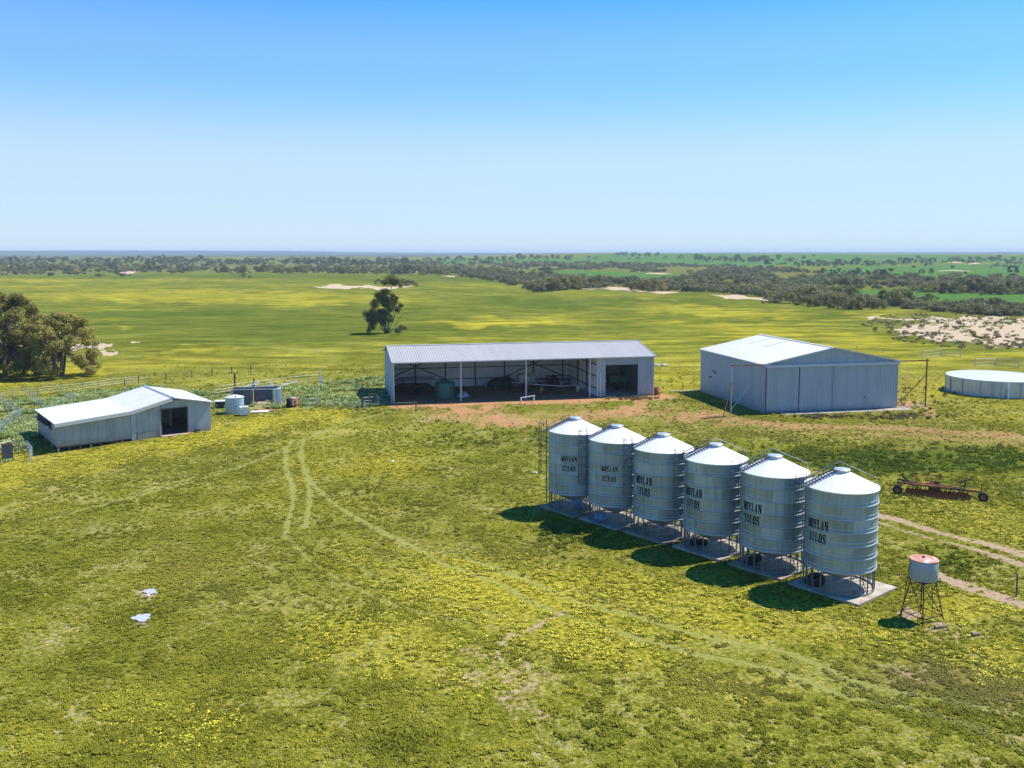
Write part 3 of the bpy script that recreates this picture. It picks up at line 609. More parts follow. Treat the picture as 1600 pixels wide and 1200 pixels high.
MB().sheet((0,.02,5.9),(HW/2,.02,5.9),(HW/2,.02,HR),(0,.02,HE)).sheet((HW/2,.02,5.9),(HW,.02,5.9),(HW,.02,HE),(HW/2,.02,HR)).obj('gable_wall',M_wallb,hg)
for k in range(4):
    x0=.06+k*(HW-.1)/4; x1=x0+(HW-.1)/4-.07; yo=-.14
    if k==3: x0-=.06
    d=MB().sheet((x0+.06,yo,.12),(x1-.06,yo,.12),(x1-.06,yo,5.86),(x0+.06,yo,5.86),.32,.05).obj('sliding_door',M_wallb,hg)
    MB().box((x0,yo-.045,.09),(x0+.07,yo+.03,5.88)).box((x1-.07,yo-.045,.09),(x1,yo+.03,5.88)).box((x0+.072,yo-.02,.09),(x1-.072,yo+.02,.15)).obj('frame',M_dsteel if k==0 else M_wallb,d)
MB().box((13.75,-.3,1.4),(13.8,-.26,1.75)).obj('door_handle',M_black,hg)
MB().box((-.1,-.36,5.9),(HW+.1,-.02,6.05)).add([(-.1,-.40,5.72),(HW+.1,-.40,5.72),(HW+.1,-.36,6.0),(-.1,-.36,6.0)],[(0,1,2,3)]).obj('door_header',M_roofw,hg)
for sgn,xe in((-1,0),(1,HW)):
    X=lambda t:xe+sgn*t
    MB().sheet(*(((X(.25),HD+.1,HE-.02),(X(.25),-.25,HE-.02),(HW/2,-.25,HR+.05),(HW/2,HD+.1,HR+.05)) if sgn<0 else ((X(.25),-.25,HE-.02),(X(.25),HD+.1,HE-.02),(HW/2,HD+.1,HR+.05),(HW/2,-.25,HR+.05))),.4,.045).obj('roof_slope',M_roofw,hg)
    MB().bar((X(.28),-.27,HE),(HW/2,-.27,HR+.07),.05,.2).obj('barge_flashing',M_roofw,hg)
    MB().box((min(X(.2),X(.34)),-.2,HE-.16),(max(X(.2),X(.34)),HD,HE-.03)).obj('gutter',M_wallb,hg)
MB().box((HW/2-.22,-.27,HR+.07),(HW/2+.22,HD+.12,HR+.13)).obj('ridge_cap',M_roofw,hg)
M_lite=simple('roof_light_sheet',(.56,.57,.56),.4,0,.1,1)
for y in (6.5,10.8,15.2):
    n_=Vector((-(HR-HE),0,HW/2)).normalized()*.045
    a=Vector((5.2,y,HE+(HR-HE)*5.2/(HW/2)+.03))+n_; b2=Vector((9.0,y,HE+(HR-HE)*9.0/(HW/2)+.03))+n_
    MB().bar(a,b2,.55,.012).obj('roof_light',M_lite,hg)
for a_,b_ in (((-.06,-.1,0),(.03,.03,HE)),((HW-.03,-.1,0),(HW+.06,.03,HE))): MB().box(a_,b_).obj('corner_flashing',M_wallb,hg)
MB().bar((-.05,14.4,3.2),(-.05,15.2,3.45),.05,.2).obj('wall_vent',M_black,hg); MB().bar((-.05,15.6,2.6),(-.05,16.6,2.3),.05,.12).obj('wall_vent',M_black,hg)
# door tracks that run past the walls on posts
MB().bar((-4.75,-.2,6.12),(0,-.2,6.12),.1,.14).obj('door_track',M_rusty,hg)
MB().bar((HW+.1,-.2,6.1),(HW+4.4,-.2,6.1),.1,.14).obj('door_track',M_rusty,hg)
MB().tube((-4.55,-.1,0),(-4.55,-.1,6.3),.085).obj('track_post',M_steel,hg)
MB().tube((HW+4.2,-.1,0),(HW+4.2,-.1,6.3),.085).obj('track_post',M_rustd,hg)
MB().tube((-4.5,-.15,4.0),(-6.3,-1.6,.0),.06).obj('brace',M_rusty,hg)
MB().tube((-4.5,-.1,.6),(-.1,.6,5.6),.03).obj('brace',M_steel,hg)
MB().tube((HW+4.2,-.05,4.2),(HW+2.0,2.6,0),.06).obj('brace',M_rusty,hg)
MB().box((HW-.4,.3,-.2),(HW+4.9,.65,.08)).obj('concrete_strip',M_conc,hg)
MB().box((-4.9,HD-.3,-.2),(-.1,HD,.1)).obj('concrete_strip',M_conc,hg)
ppx=L2(-8.6,-2.2,0,(hx,hy),HA)
o=MB().tube((0,0,.05),(2.4,.9,.12),.07).tube((-.9,-.2,.06),(0,0,.05),.05).obj('fallen_post',M_rustd,None,loc=ppx); tag(o,'rusty pipe lying on the bare soil left of the closed shed','pipe')

# ------------------------------------------------------------------ shearing shed
ax,ay=-47.04,94.45; AA=math.radians(36.5); AW,AD=16.0,10.4
sh=thing('shearing_shed','old weathered corrugated shearing shed on stumps with kinked white roof','shed',(ax,ay,0),AA)
PR=[(-.25,2.5),(7.4,3.08),(11.73,4.15),(16.15,3.25)]
for i in range(3):
    (xa,za),(xb,zb)=PR[i],PR[i+1]
    mt=M_roofw
    MB().sheet((xb,-.45,zb),(xb,AD+.3,zb),(xa,AD+.3,za),(xa,-.45,za),.15,.025) if False else None
    MB().sheet((xa,AD+.3,za),(xa,-.45,za),(xb,-.45,zb),(xb,AD+.3,zb),.4,.035).obj('roof_slope',mt,sh)
MB().bar((11.73,-.5,4.19),(11.73,AD+.3,4.19),.35,.05).obj('ridge_cap',M_wallb,sh)
for i in range(3):
    (xa,za),(xb,zb)=PR[i],PR[i+1]; dr=.38 if i<2 else .12
    MB().add([(xa,-.47,za),(xb,-.47,zb),(xb,-.47,zb-dr),(xa,-.47,za-dr),(xa,-.42,za),(xb,-.42,zb),(xb,-.42,zb-dr),(xa,-.42,za-dr)],[(3,2,1,0),(4,5,6,7),(2,3,7,6),(0,1,5,4)]).obj('barge_flashing',M_roofw if i<2 else M_wallb,sh)
def rz(x):
    for (xa,za),(xb,zb) in zip(PR,PR[1:]):
        if x<=xb: return za+(zb-za)*(x-xa)/(xb-xa)
    return PR[-1][1]
# front wall: sheets one by one
xsx=[0,.78,1.6,2.35,3.2,3.95,4.75,5.6,6.45,7.35]
for i in range(len(xsx)-1):
    a,b2=xsx[i]+.012,xsx[i+1]-.004; yo=-.01-.018*(i%2)
    MB().sheet((a,yo,.0+.02*(i%3)),(b2,yo,.0+.02*(i%3)),(b2,yo,rz(b2)-.25-.06*(i in(4,5,6))),(a,yo,rz(a)-.25-.06*(i in(4,5,6))),.12,.02).obj('wall_sheet',M_wallo if i%3 else M_wallo2,sh)
MB().box((7.36,-.12,-.25),(7.85,-.02,rz(7.6)-.2)).obj('corner_post',M_roofw if False else M_wallb,sh)
MB().sheet((7.86,-.02,.55),(10.5,-.02,.55),(10.5,-.02,rz(10.5)-.2),(7.86,-.02,rz(7.86)-.2),.12,.02).obj('wall_sheet',M_wallo,sh)
MB().sheet((7.95,-.06,-.3),(10.5,-.06,-.3),(10.5,-.06,.6),(7.95,-.06,.6),.12,.02).obj('wall_sheet',M_wallo2,sh)
MB().sheet((10.55,-.02,2.95),(13.4,-.02,2.95),(13.4,-.02,rz(13.4)-.06),(10.55,-.02,rz(10.55)-.06),.12,.02).obj('wall_sheet',M_wallo,sh)
MB().sheet((13.42,-.03,-.1),(16.0,-.03,-.1),(16.0,-.03,rz(16)-.04),(13.42,-.03,rz(13.42)-.04),.12,.02).obj('wall_sheet',M_wallb,sh)
MB().box((10.45,-.12,-.1),(10.58,.02,2.95)).box((13.36,-.1,-.1),(13.46,.03,2.95)).box((10.58,-.1,2.86),(13.36,.02,2.95)).obj('door_frame',M_wood,sh)
MB().box((10.3,-.16,-.1),(10.44,-.02,2.8)).obj('sliding_door_edge',M_wallo2,sh)
MB().box((10.4,-.6,-.3),(13.6,-.0,-.02)).obj('door_step',simple('pinkish_boards',(.50,.36,.27),.9),sh)
MB().sheet((16.0,0,-.1),(16.0,AD,-.1),(16.0,AD,rz(16)-.04),(16.0,0,rz(16)-.04),.12,.02).obj('side_wall',M_wallb,sh)
MB().sheet((16.0,AD,-.1),(11.7,AD,-.1),(11.7,AD,4.1),(16,AD,rz(16)-.04),.12,.02).sheet((11.7,AD,-.1),(7.4,AD,-.1),(7.4,AD,3.02),(11.7,AD,4.1),.12,.02).sheet((7.4,AD,0),(0,AD,0),(0,AD,2.4),(7.4,AD,3.0),.12,.02).obj('back_wall',M_wallo,sh)
MB().sheet((0,AD,0),(0,0,0),(0,0,1.55),(0,AD,1.35),.12,.02).obj('side_wall',M_wallo2,sh)
MB().sheet((0,2.4,1.5),(0,0,1.5),(0,0,2.42),(0,2.4,2.42),.12,.02).obj('side_wall',M_wallo2,sh)
MB().box((-.1,2.2,1.42),(.0,AD,1.52)).obj('rail',M_wood,sh)
MB().bar((-.35,3.2,1.75),(-.4,2.3,1.8),.3,.05).bar((-.3,9.6,1.8),(-.35,10.2,1.85),.3,.05).obj('bent_sheet',M_white,sh)
for y in (2.4,5.0,7.7,10.3): MB().box((.0,y-.06,1.4),(.12,y+.06,2.45)).obj('post',M_wood,sh)
MB().box((.05,.1,-.12),(AW-.05,AD-.05,-.02)).obj('floor',M_wood,sh)
for i in range(8):
    for y in (.1,3.4,6.8,10.2):
        if y>4 and i>0: continue
        MB().tube((.15+i*1.05,y,-1.3),(.15+i*1.05,y,-.12),.09,n=8).obj('stump',M_wood if i%3 else M_steel,sh)
MB().box((13.0,5.0,-.02),(13.1,9.5,2.6)).obj('inner_partition',M_wallin,sh); MB().box((11.6,6.0,-.02),(12.2,6.6,1.9)).obj('wool_press',M_grey,sh)
MB().box((.3,3.3,-.9),(7.3,3.4,-.1)).obj('bearer',M_dark,sh)
wood=thing('scrap_heap','small dark scrap pile against the shearing shed right of its door','scrap',tuple(L2(14.2,-.7,0,(ax,ay),AA)),AA)
MB().bar((-.4,0,.1),(.4,.1,.3),.1).obj('offcut',M_rustd,wood); MB().bar((-.2,-.1,.25),(.3,.2,.12),.12).obj('offcut',M_wood,wood)
MB().lathe([(.16,-.05),(.25,-.05),(.25,.05),(.16,.05)],14,(.0,0,.3),True).obj('tyre',M_rubber,wood)

# ------------------------------------------------------------------ small yard things beside the shearing shed
t=thing('rainwater_tank','small corrugated rainwater tank with rusty streaks and conical lid','tank',tuple(G(367,645)),.2)
prof=[(1.12+.02*math.sin(k*PI),k*.06) for k in range(36)]
prof=[(1.12+(.025 if k%2 else 0),k*.055) for k in range(38)]
mt=metal_mat('streaked_tank_metal',(.42,.55,.60),.3,.5,.4,.12,(.55,.36,.12))
MB().lathe([(0,0)]+prof,32).obj('tank_body',mt,t,True); MB().lathe([(1.2,2.03),(.3,2.28),(0,2.3)],24).obj('lid',M_roofw,t); MB().tube((.2,-.9,2.1),(.25,-1.0,2.3),.06).obj('inlet',M_black,t)
t=thing('bulk_container','small white box with dark base beside the rainwater tank','container',tuple(G(381,649)),.4)
MB().box((-.5,-.45,.12),(.5,.45,1.1)).obj('box_body',M_white,t); MB().box((-.55,-.5,0),(.55,.5,.12)).obj('pallet',M_wood,t); MB().tube((0,0,1.1),(0,0,1.17),.12).obj('cap',M_grey,t)
t=thing('quad_trailer','low dark trailer with white lid left of the rainwater tank','trailer',tuple(G(346,637)),.2)
MB().box((-.75,-.5,.45),(.75,.5,.85)).obj('tub',M_dark,t); MB().box((-.8,-.55,.86),(.8,.55,.93)).obj('lid',M_white,t)
for y in(-.55,.55): wheel(t,(0,y,.32),.32,.18,'y')
MB().bar((.75,0,.45),(1.5,0,.35),.06).obj('drawbar',M_dsteel,t)
t=thing('dip_enclosure','grey panelled sheep dip enclosure open toward the camera with white end panel','enclosure',tuple(G(392,633)),math.radians(8))
for a,b2,mt,nm in (((-2.6,2.6,0),(3.6,2.9,0),M_grey,'back_panel'),((-2.6,.4,0),(-2.6,2.6,0),M_grey,'side_panel'),((-1.0,.3,0),(.1,.3,0),M_grey,'side_panel'),((3.0,.2,0),(3.6,2.9,0),M_white,'end_panel')):
    a=Vector(a);b2=Vector(b2); n_=(b2-a).cross(Vector((0,0,1))).normalized(); MB().sheet(a,b2,b2+Vector((0,0,2.0)),a+Vector((0,0,2.0)),.25,.03).obj(nm,mt,t)
MB().bar((2.85,.1,0),(2.85,.1,2.0),.12).bar((3.35,.12,0),(3.35,.12,2.0),.14).obj('post',M_ytan,t); MB().box((2.95,.05,.05),(3.9,.12,2.1)).obj('end_panel',M_white,t)
MB().bar((.1,1.6,0),(.1,1.6,1.9),.35,.1).obj('lined_panel',M_ytan,t)
MB().bar((-2.7,.3,2.05),(3.7,.3,2.05),.07).bar((-2.6,2.7,2.08),(3.7,2.95,2.08),.08).bar((3.6,2.9,2.05),(5.6,4.4,2.5),.09).bar((-1,2.7,2.05),(.8,3.9,2.6),.09).obj('rail',M_white,t)
MB().box((-2.6,.1,-.1),(4.0,2.8,.06)).obj('slab',M_concd,t)
for px_,h,lb in(((367,603),1.9,'dark strainer post above the rainwater tank'),((397,607),1.5,'short dark post rising behind the dip enclosure')):
    p=G(*px_); o=MB().tube((0,0,0),(0,0,h),.13,.12).obj('strainer_post',M_rustd,None,loc=p); tag(o,lb,'post')
for px_,mt,lb in(((452,637),M_black,'black fuel drum standing against the red one'),((459,636),M_red,'red fuel drum with pale front label in the sheep yard')):
    t=thing('fuel_drum',lb,'drum',tuple(G(*px_)),0)
    MB().lathe([(0,0),(.36,0),(.36,.35),(.38,.37),(.36,.39),(.36,.8),(.38,.82),(.36,.84),(.36,1.2),(.33,1.22),(0,1.2)],18).obj('shell',mt,t,True)
    MB().tube((.14,0,1.2),(.14,0,1.26),.05).obj('cap',M_white,t)
    if mt is M_red: MB().lathe([(0,1.221),(.33,1.225)],18).obj('lid',M_white,t); MB().add([(-.16,-.375,.3),(.12,-.375,.3),(.12,-.375,1.0),(-.16,-.375,1.0)],[(0,1,2,3)]).obj('label_patch',M_white,t)
o=MB(); o.sheet((-1.2,-.4,.05),(1.2,-.6,.12),(1.3,.5,.2),(-1.1,.5,.1),.15,.02); o=o.obj('loose_sheet',M_roofw,None,loc=G(405,644)); tag(o,'loose pale iron sheet lying in the grass by the dip enclosure','sheet')

# fences ------------------------------------------------------------
def rail_fence(px,h,rails,mat,label,group,cat='fence',name='rail_fence',pr=.04,rr=.013,gap=2.4,lean=.0):
    P=[G(u,v) for u,v in px]; 
    t=thing(name,label,cat,tuple(P[0]),0,group); o=P[0]; pts=[]
    for a,b2 in zip(P,P[1:]):
        n=max(1,round((b2-a).length/gap)); pts+=[a.lerp(b2,k/n) for k in range(n)]
    pts.append(P[-1]); pts=[Vector((p.x,p.y,T1(p.x,p.y))) for p in pts]
    base=pts[0].z
    post=MB().tube((0,0,-.3),(0,0,h+.05),pr,n=6); me=None
    for p in pts:
        if me is None: ob=post.obj('post',mat,t); me=ob.data
        else: ob=bpy.data.objects.new('post',me); C.objects.link(ob); ob.parent=t
        ob.location=p-o; ob.rotation_euler=(random.uniform(-lean,lean),random.uniform(-lean,lean),0)
    for z in rails:
        m=MB()
        for a,b2 in zip(pts,pts[1:]): m.tube(a-o+Vector((0,0,z)),b2-o+Vector((0,0,z)),rr,n=5,caps=False)
        m.obj('rail',mat,t)
    return t
gY='sheep yard rail fences'
rail_fence([(-20,624),(60,617),(130,610),(200,600),(232,597)],1.1,(.35,.7,1.05),M_steel,'pale yard fence running behind the shearing shed roof',gY,gap=3)
rail_fence([(-10,622),(15,640),(34,657),(62,658)],1.3,(.3,.6,.9,1.25),M_steel,'pale rail fence turning toward the upper corner of the shearing shed',gY,gap=2)
rail_fence([(40,617),(55,630),(70,642)],1.2,(.3,.6,.9,1.15),M_steel,'short rail fence sloping down to the shearing shed back corner',gY,gap=2)
rail_fence([(-15,690),(6,672),(20,662),(34,657)],1.5,(.3,.6,.9,1.2,1.5),M_galv2,'bright curved race fence at the left picture edge',gY,gap=1.6,rr=.018)
rail_fence([(-10,700),(18,694),(42,694)],1.0,(.25,.5,.75,1.0),M_galv2,'low panel fence left of the shearing shed shadow',gY,gap=1.6)
rail_fence([(42,694),(50,703),(46,712)],1.0,(.25,.5,.75,1.0),M_galv2,'short bright panel end beside the shearing shed stumps',gY,gap=.9,rr=.022)
rail_fence([(62,657),(95,634),(120,622)],1.1,(.4,.75,1.1),M_steel,'yard fence hidden partly behind the shearing shed',gY,gap=2.5)
rail_fence([(335,618),(420,606),(500,597)],1.3,(.4,.8,1.25),M_steel,'long pipe fence above the dip enclosure',gY,gap=4)
rail_fence([(500,597),(503,611)],1.8,(.5,1.1,1.75),M_galv2,'tall pale gateway frame at the end of the pipe fence',gY,gap=5,pr=.07,rr=.03)
rail_fence([(423,612),(428,622)],1.5,(.5,1.0,1.45),M_roofw,'bright leaning rails right of the dip enclosure',gY,gap=1.6,lean=.2,rr=.04)
rail_fence([(425,624),(445,628),(463,634)],1.2,(.3,.6,.9,1.15),M_galv2,'green-grey race rails leading to the red drum',gY,gap=1.6)
rail_fence([(428,634),(448,636)],1.2,(.3,.6,.9,1.15),M_galv2,'short race rails ending at the black drum',gY,gap=1.6)
rail_fence([(463,632),(480,636),(497,634),(521,638),(550,641),(562,640)],1.1,(.5,1.05),M_steel,'dark wire fence between red drum and machinery shed gate',gY,gap=3.4,rr=.012,pr=.07)
rail_fence([(569,636),(612,632)],1.3,(.15,.45,.8,1.25),M_galv2,'mesh gate in the shadow left of the machinery shed',gY,cat='gate',name='mesh_gate',gap=2.2)
rail_fence([(557,608),(575,615),(560,622)],1.2,(.5,1.1),M_dsteel,'dark weathered posts in the weeds before the shed end wall',gY,gap=3,rr=.01,pr=.07)
t=thing('rail_gate','dark timber gate stub with pale top boards beside the mesh gate','gate',tuple(G(566,637)),.1)
MB().box((-.1,-.1,0),(.1,.1,1.3)).box((.9,-.1,0),(1.05,.1,1.7)).obj('post',M_wood,t); MB().bar((-.2,0,1.15),(1.2,0,1.25),.1,.25).bar((.9,0,1.7),(2.0,.3,1.72),.1,.14).obj('board',M_wood,t)
t=thing('board_gate','rusty framed yard gate standing at the left edge below the race','gate',tuple(G(12,718)),.5)
MB().box((-.5,-.05,0),(-.4,.05,1.6)).box((.4,-.05,0),(.5,.05,1.6)).box((-.4,-.04,1.5),(.4,.04,1.6)).obj('frame',M_rusty,t); MB().sheet((-.4,0,.1),(.4,0,.1),(.4,0,1.5),(-.4,0,1.5),.15,.02).obj('board_panel',M_grey,t)
rail_fence([(195,606),(217,599),(300,590),(392,582)],1.15,(.4,.8,1.1),M_wood,'wire paddock fence on dark posts above the shearing shed',None,name='wire_fence',gap=3.9,rr=.008,pr=.08)
rail_fence([(1230,533),(1300,541),(1380,552),(1441,559)],1.0,(.5,1.0),M_steel,'thin wire fence behind the closed shed roof',None,name='wire_fence',gap=10,rr=.01,pr=.05)
rail_fence([(1441,559),(1471,556),(1501,558)],1.25,(.1,.65,1.25),M_galv2,'pale pipe gate pair on the slope behind the closed shed',None,cat='gate',name='pipe_gate',gap=6,rr=.04,pr=.09)
rail_fence([(1523,572),(1556,571),(1592,574)],1.25,(.1,.65,1.25),M_galv2,'pale pipe gate above the round water tank',None,cat='gate',name='pipe_gate',gap=6,rr=.04,pr=.09)
t=thing('strainer_assembly','timber strainer post with pale rail and stay left of the bare soil','fence post',tuple(G(650,643)),0)
MB().tube((0,0,-.2),(0,0,1.25),.09).obj('post',M_wood,t); MB().tube((0,0,1.15),(-2.6,.6,1.0),.06).obj('rail',M_log,t); MB().tube((.0,0,1.0),(1.1,-1.8,0),.03).obj('stay',M_log,t)
for px_,h,lb in(((772,687),1.0,'single dark post in the grass below the bare soil patches'),((1588,932),1.4,'thin post standing by the pale wheel path'),((1067,610),1.2,'thin post between the two big sheds')):
    o=MB().tube((0,0,-.2),(0,0,h),.05,n=6).obj('fence_post',M_wood,None,loc=G(*px_)); tag(o,lb,'post')
# round water tank
rt=thing('round_tank','wide low round galvanised water tank with pale domed cover','tank',tuple(G(1556,612)),0)
mt=metal_mat('tank_wall_metal',(.46,.50,.56),.65,.42,.35,.12,(.45,.33,.25))
RR_=6.6
for k in range(16):
    a0=2*PI*k/16; m=MB(); n=6; vs=[]
    for i in range(n+1):
        a=a0+2*PI/16*i/n; vs+=[(RR_*math.cos(a),RR_*math.sin(a),0),(RR_*math.cos(a),RR_*math.sin(a),2.25)]
    m.add(vs,[(2*i,2*i+2,2*i+3,2*i+1) for i in range(n)]); m.obj('wall_sheet',mt,rt,True)
    a=a0; MB().tube((1.012*RR_*math.cos(a),1.012*RR_*math.sin(a),0),(1.012*RR_*math.cos(a),1.012*RR_*math.sin(a),2.3),.06,n=6).obj('stay',M_steel,rt)
MB().lathe([(RR_+.06,2.18),(RR_+.08,2.32),(RR_-.1,2.34),(RR_-.2,2.3)],72).obj('rim',M_roofw,rt); MB().lathe([(RR_-.05,2.27),(3.5,2.42),(0,2.5)],48).obj('cover',metal_mat('tank_cover_metal',(.50,.52,.53),.1,.55,.15),rt)
MB().tube((-1.9,-6.9,0),(-1.9,-6.9,2.1),.14).obj('pipe',M_white,rt); MB().tube((-3.6,-5.95,0),(-3.6,-5.95,2.35),.1).obj('pipe',M_wallb,rt)
MB().lathe([(RR_+.3,-.05),(RR_+.35,.04),(RR_,.04)],48).obj('base_ring',M_conc,rt)

# ------------------------------------------------------------------ silos
SRAD=2.07; ZB,ZT=1.38,6.08; NC=6; CHH=(ZT-ZB)/NC
def rprof(z):
    t=(z-ZB)%CHH; r=SRAD
    def b_(c,w,a): 
        d=abs(t-c); d=min(d,CHH-d); return a*math.cos(PI/2*min(1,d/w))**2
    return r+b_(.03,.055,.040)+b_(.24,.035,.018)+b_(.42,.03,.008)+b_(.60,.035,.010)
silo=thing('grain_silo','','silo',(0,0,0),0,'galvanised grain silos in a row')
for c in range(NC):
    zs=[ZB+c*CHH+CHH*i/26 for i in range(27)]
    MB().lathe([(rprof(min(z,ZT-1e-6) if z<ZT else ZT-1e-6),z) for z in zs],96).obj('wall_ring',M_galv,silo,True)
MB().lathe([(SRAD+.01,ZT-.02),(SRAD+.07,ZT+.0),(SRAD+.075,ZT+.05),(SRAD+.02,ZT+.06)],96).obj('eave_ring',M_cone,silo,True)
AP=ZT+.86
m=MB()
for k in range(20):
    a0=2*PI*k/20
    pts=[]
    for i in range(5):
        a=a0+2*PI/20*i/4; lift=.012 if i in(0,4) else 0
        pts+=[((SRAD+.06)*math.cos(a),(SRAD+.06)*math.sin(a),ZT+.035+lift),(.42*math.cos(a),.42*math.sin(a),AP+lift*.5)]
    m.add(pts,[(2*i,2*i+2,2*i+3,2*i+1) for i in range(4)])
m.obj('roof_cone',M_cone,silo,True)
MB().lathe([(.43,AP-.03),(.43,AP+.10),(.47,AP+.11),(.47,AP+.15),(.44,AP+.17),(0,AP+.2)],28).obj('hatch_lid',M_galv2,silo)
MB().lathe([(SRAD-.02,ZB+.02),(SRAD*.6,ZB-.42),(.22,ZB-.92),(.22,ZB-1.05)],48).obj('hopper',M_galv2,silo,True)
lid=MB().tube((0,0,ZB-1.1),(0,0,ZB-1.04),.27,n=16).bar((.2,0,ZB-1.05),(1.3,.1,ZB-1.0),.04).obj('outlet_slide',M_steel,silo)
for c in range(NC):
    z=ZB+c*CHH+.03
    MB().lathe([(rprof(z)-.02,z-.03),(rprof(z)+.012,z-.018),(rprof(z)+.024,z),(rprof(z)-.02,z+.03)],96).obj('rib_band',M_band,silo,True)
    z2=z-.03+.24; MB().lathe([(rprof(z2)-.015,z2-.022),(rprof(z2)+.014,z2),(rprof(z2)-.015,z2+.022)],96).obj('rib_band',M_band,silo,True)
def ring(z,r,w=.06,h=.08): return MB().lathe([(r-w,z),(r,z),(r,z+h),(r-w,z+h)],64,closed=True)
ring(.02,SRAD-.02).obj('base_ring',M_leg,silo,True); ring(ZB-.06,SRAD-.0,.1,.1).obj('skirt_ring',M_galv2,silo,True)
leg=MB().box((-.028,-.03,.05),(.028,.03,ZB)); me=None
for k in range(22):
    a=2*PI*(k+.5)/22
    if me is None: ob=leg.obj('leg',M_leg,silo); me=ob.data
    else: ob=bpy.data.objects.new('leg',me); C.objects.link(ob); ob.parent=silo
    ob.location=((SRAD-.05)*math.cos(a),(SRAD-.05)*math.sin(a),0); ob.rotation_euler=(0,0,a)
for k in (1,6,11,17):
    a=2*PI*(k+.5)/22;b2=2*PI*(k+1.5)/22; r=SRAD-.09
    MB().bar((r*math.cos(a),r*math.sin(a),.1),(r*math.cos(b2),r*math.sin(b2),ZB),.03).bar((r*math.cos(b2),r*math.sin(b2),.1),(r*math.cos(a),r*math.sin(a),ZB),.03).obj('brace',M_leg,silo)
def cylp(a,r,z): return Vector((r*math.cos(a),r*math.sin(a),z))
LA=math.radians(184)     # ladder side, away from the sun
m=MB(); px=Vector((-math.sin(LA),math.cos(LA),0))
for s in(-1,1):
    m.tube(cylp(LA,SRAD+.18,.3)+px*.2*s,cylp(LA,SRAD+.18,ZT+.9)+px*.2*s,.02,n=5)
for i in range(18): m.tube(cylp(LA,SRAD+.18,.5+i*.32)-px*.2,cylp(LA,SRAD+.18,.5+i*.32)+px*.2,.014,n=5,caps=False)
m.obj('ladder',M_dsteel,silo)
m=MB()
for i in range(7):
    z=2.75+i*.66; pts=[cylp(LA,SRAD+.18,z)+px*.22]
    for k in range(1,8):
        th=PI*k/8; pts.append(cylp(LA,SRAD+.18+.62*math.sin(th),z)+px*(.36*math.cos(th)))
    pts.append(cylp(LA,SRAD+.18,z)-px*.22); m.path(pts,.018,5)
for k in(2,3,4,5,6):
    th=PI*k/8; a=cylp(LA,SRAD+.18+.62*math.sin(th),0)+px*(.36*math.cos(th)); m.tube(a+Vector((0,0,2.75)),a+Vector((0,0,6.75)),.012,n=5)
m.obj('ladder_cage',M_dsteel,silo)
m=MB()
A0=cylp(LA,SRAD+.12,ZT+.10); A1=cylp(LA,.45,AP+.12)
for s in(-1,1): m.bar(A0+px*.22*s,A1+px*.22*s,.04,.07)
for i in range(10):
    t=(i+.4)/10; m.bar(A0.lerp(A1,t)-px*.22,A0.lerp(A1,t)+px*.22,.05,.05)
for s in(-1,):
    m.bar(A0+px*.26*s+Vector((0,0,.25)),A1+px*.26*s+Vector((0,0,.25)),.03)
    for t in(0,.33,.66,1): m.bar(A0.lerp(A1,t)+px*.26*s,A0.lerp(A1,t)+px*.26*s+Vector((0,0,.27)),.03)
m.obj('roof_ladder',M_dsteel,silo)
m=MB(); BA=math.radians(60)
bk=Vector((.25,.55,0)); m.path([cylp(LA,SRAD+.1,ZT+.35)+Vector((0,.5,0)),Vector((0,.5,AP+.5)),cylp(math.radians(8),SRAD+.12,ZT+.42),cylp(math.radians(4),SRAD+.12,ZT-.2)],.018,6)
ARM=m.obj('lid_cable_arm',M_steel,silo).data; bpy.data.objects.remove([x for x in silo.children if x.name.startswith('lid_cable_arm')][0])
# lower marks: lettering too small to read in the photograph -> two rows of short dashes
# lettering
def stroke(pts,w):
    out=[]
    for (x0,y0),(x1,y1) in zip(pts,pts[1:]):
        dx,dy=x1-x0,y1-y0; L=math.hypot(dx,dy) or 1; nx,ny=-dy/L*w/2,dx/L*w/2; ex,ey=dx/L*w*.15,dy/L*w*.15
        out.append([(x0+nx-ex,y0+ny-ey),(x1+nx+ex,y1+ny+ey),(x1-nx+ex,y1-ny+ey),(x0-nx-ex,y0-ny-ey)])
    return out
def rect(x0,y0,x1,y1): return [[(x0,y0),(x1,y0),(x1,y1),(x0,y1)]]
def para(x0,x1,y0,X0,X1,Y1): return [[(x0,y0),(x1,y0),(X1,Y1),(X0,Y1)]]
LET={
 'M':rect(.0,0,.22,.06)+rect(.05,0,.14,1)+para(.40,.56,.0,.05,.27,1)+para(.44,.52,0,.70,.80,1)+rect(.74,0,1.0,1),
 'Y':rect(.34,0,.62,.5)+rect(.24,0,.72,.07)+para(.34,.60,.42,.08,.36,1)+para(.5,.6,.42,.74,.84,1)+rect(0,.93,.42,1)+rect(.64,.93,.95,1),
 'L':rect(.12,0,.40,1)+rect(0,.93,.52,1)+rect(0,0,.9,.08)+rect(.8,0,.9,.34),
 'A':para(.06,.15,0,.42,.50,1)+para(.60,.88,0,.36,.58,1)+rect(.18,.27,.68,.36)+rect(0,0,.28,.07)+rect(.5,0,1,.07),
 'N':rect(.1,0,.19,1)+rect(0,0,.3,.07)+rect(0,.93,.3,1)+rect(.78,0,.87,1)+rect(.66,.93,1,1)+para(.62,.87,0,.1,.38,1),
 'I':rect(.30,0,.60,1)+rect(.16,0,.74,.07)+rect(.16,.93,.74,1),
}
def inO(x,y):
    a=((x-.5)/.46)**2+((y-.5)/.52)**2; b_=((x-.5)/.17)**2+((y-.5)/.44)**2
    return a<=1 and b_>=1
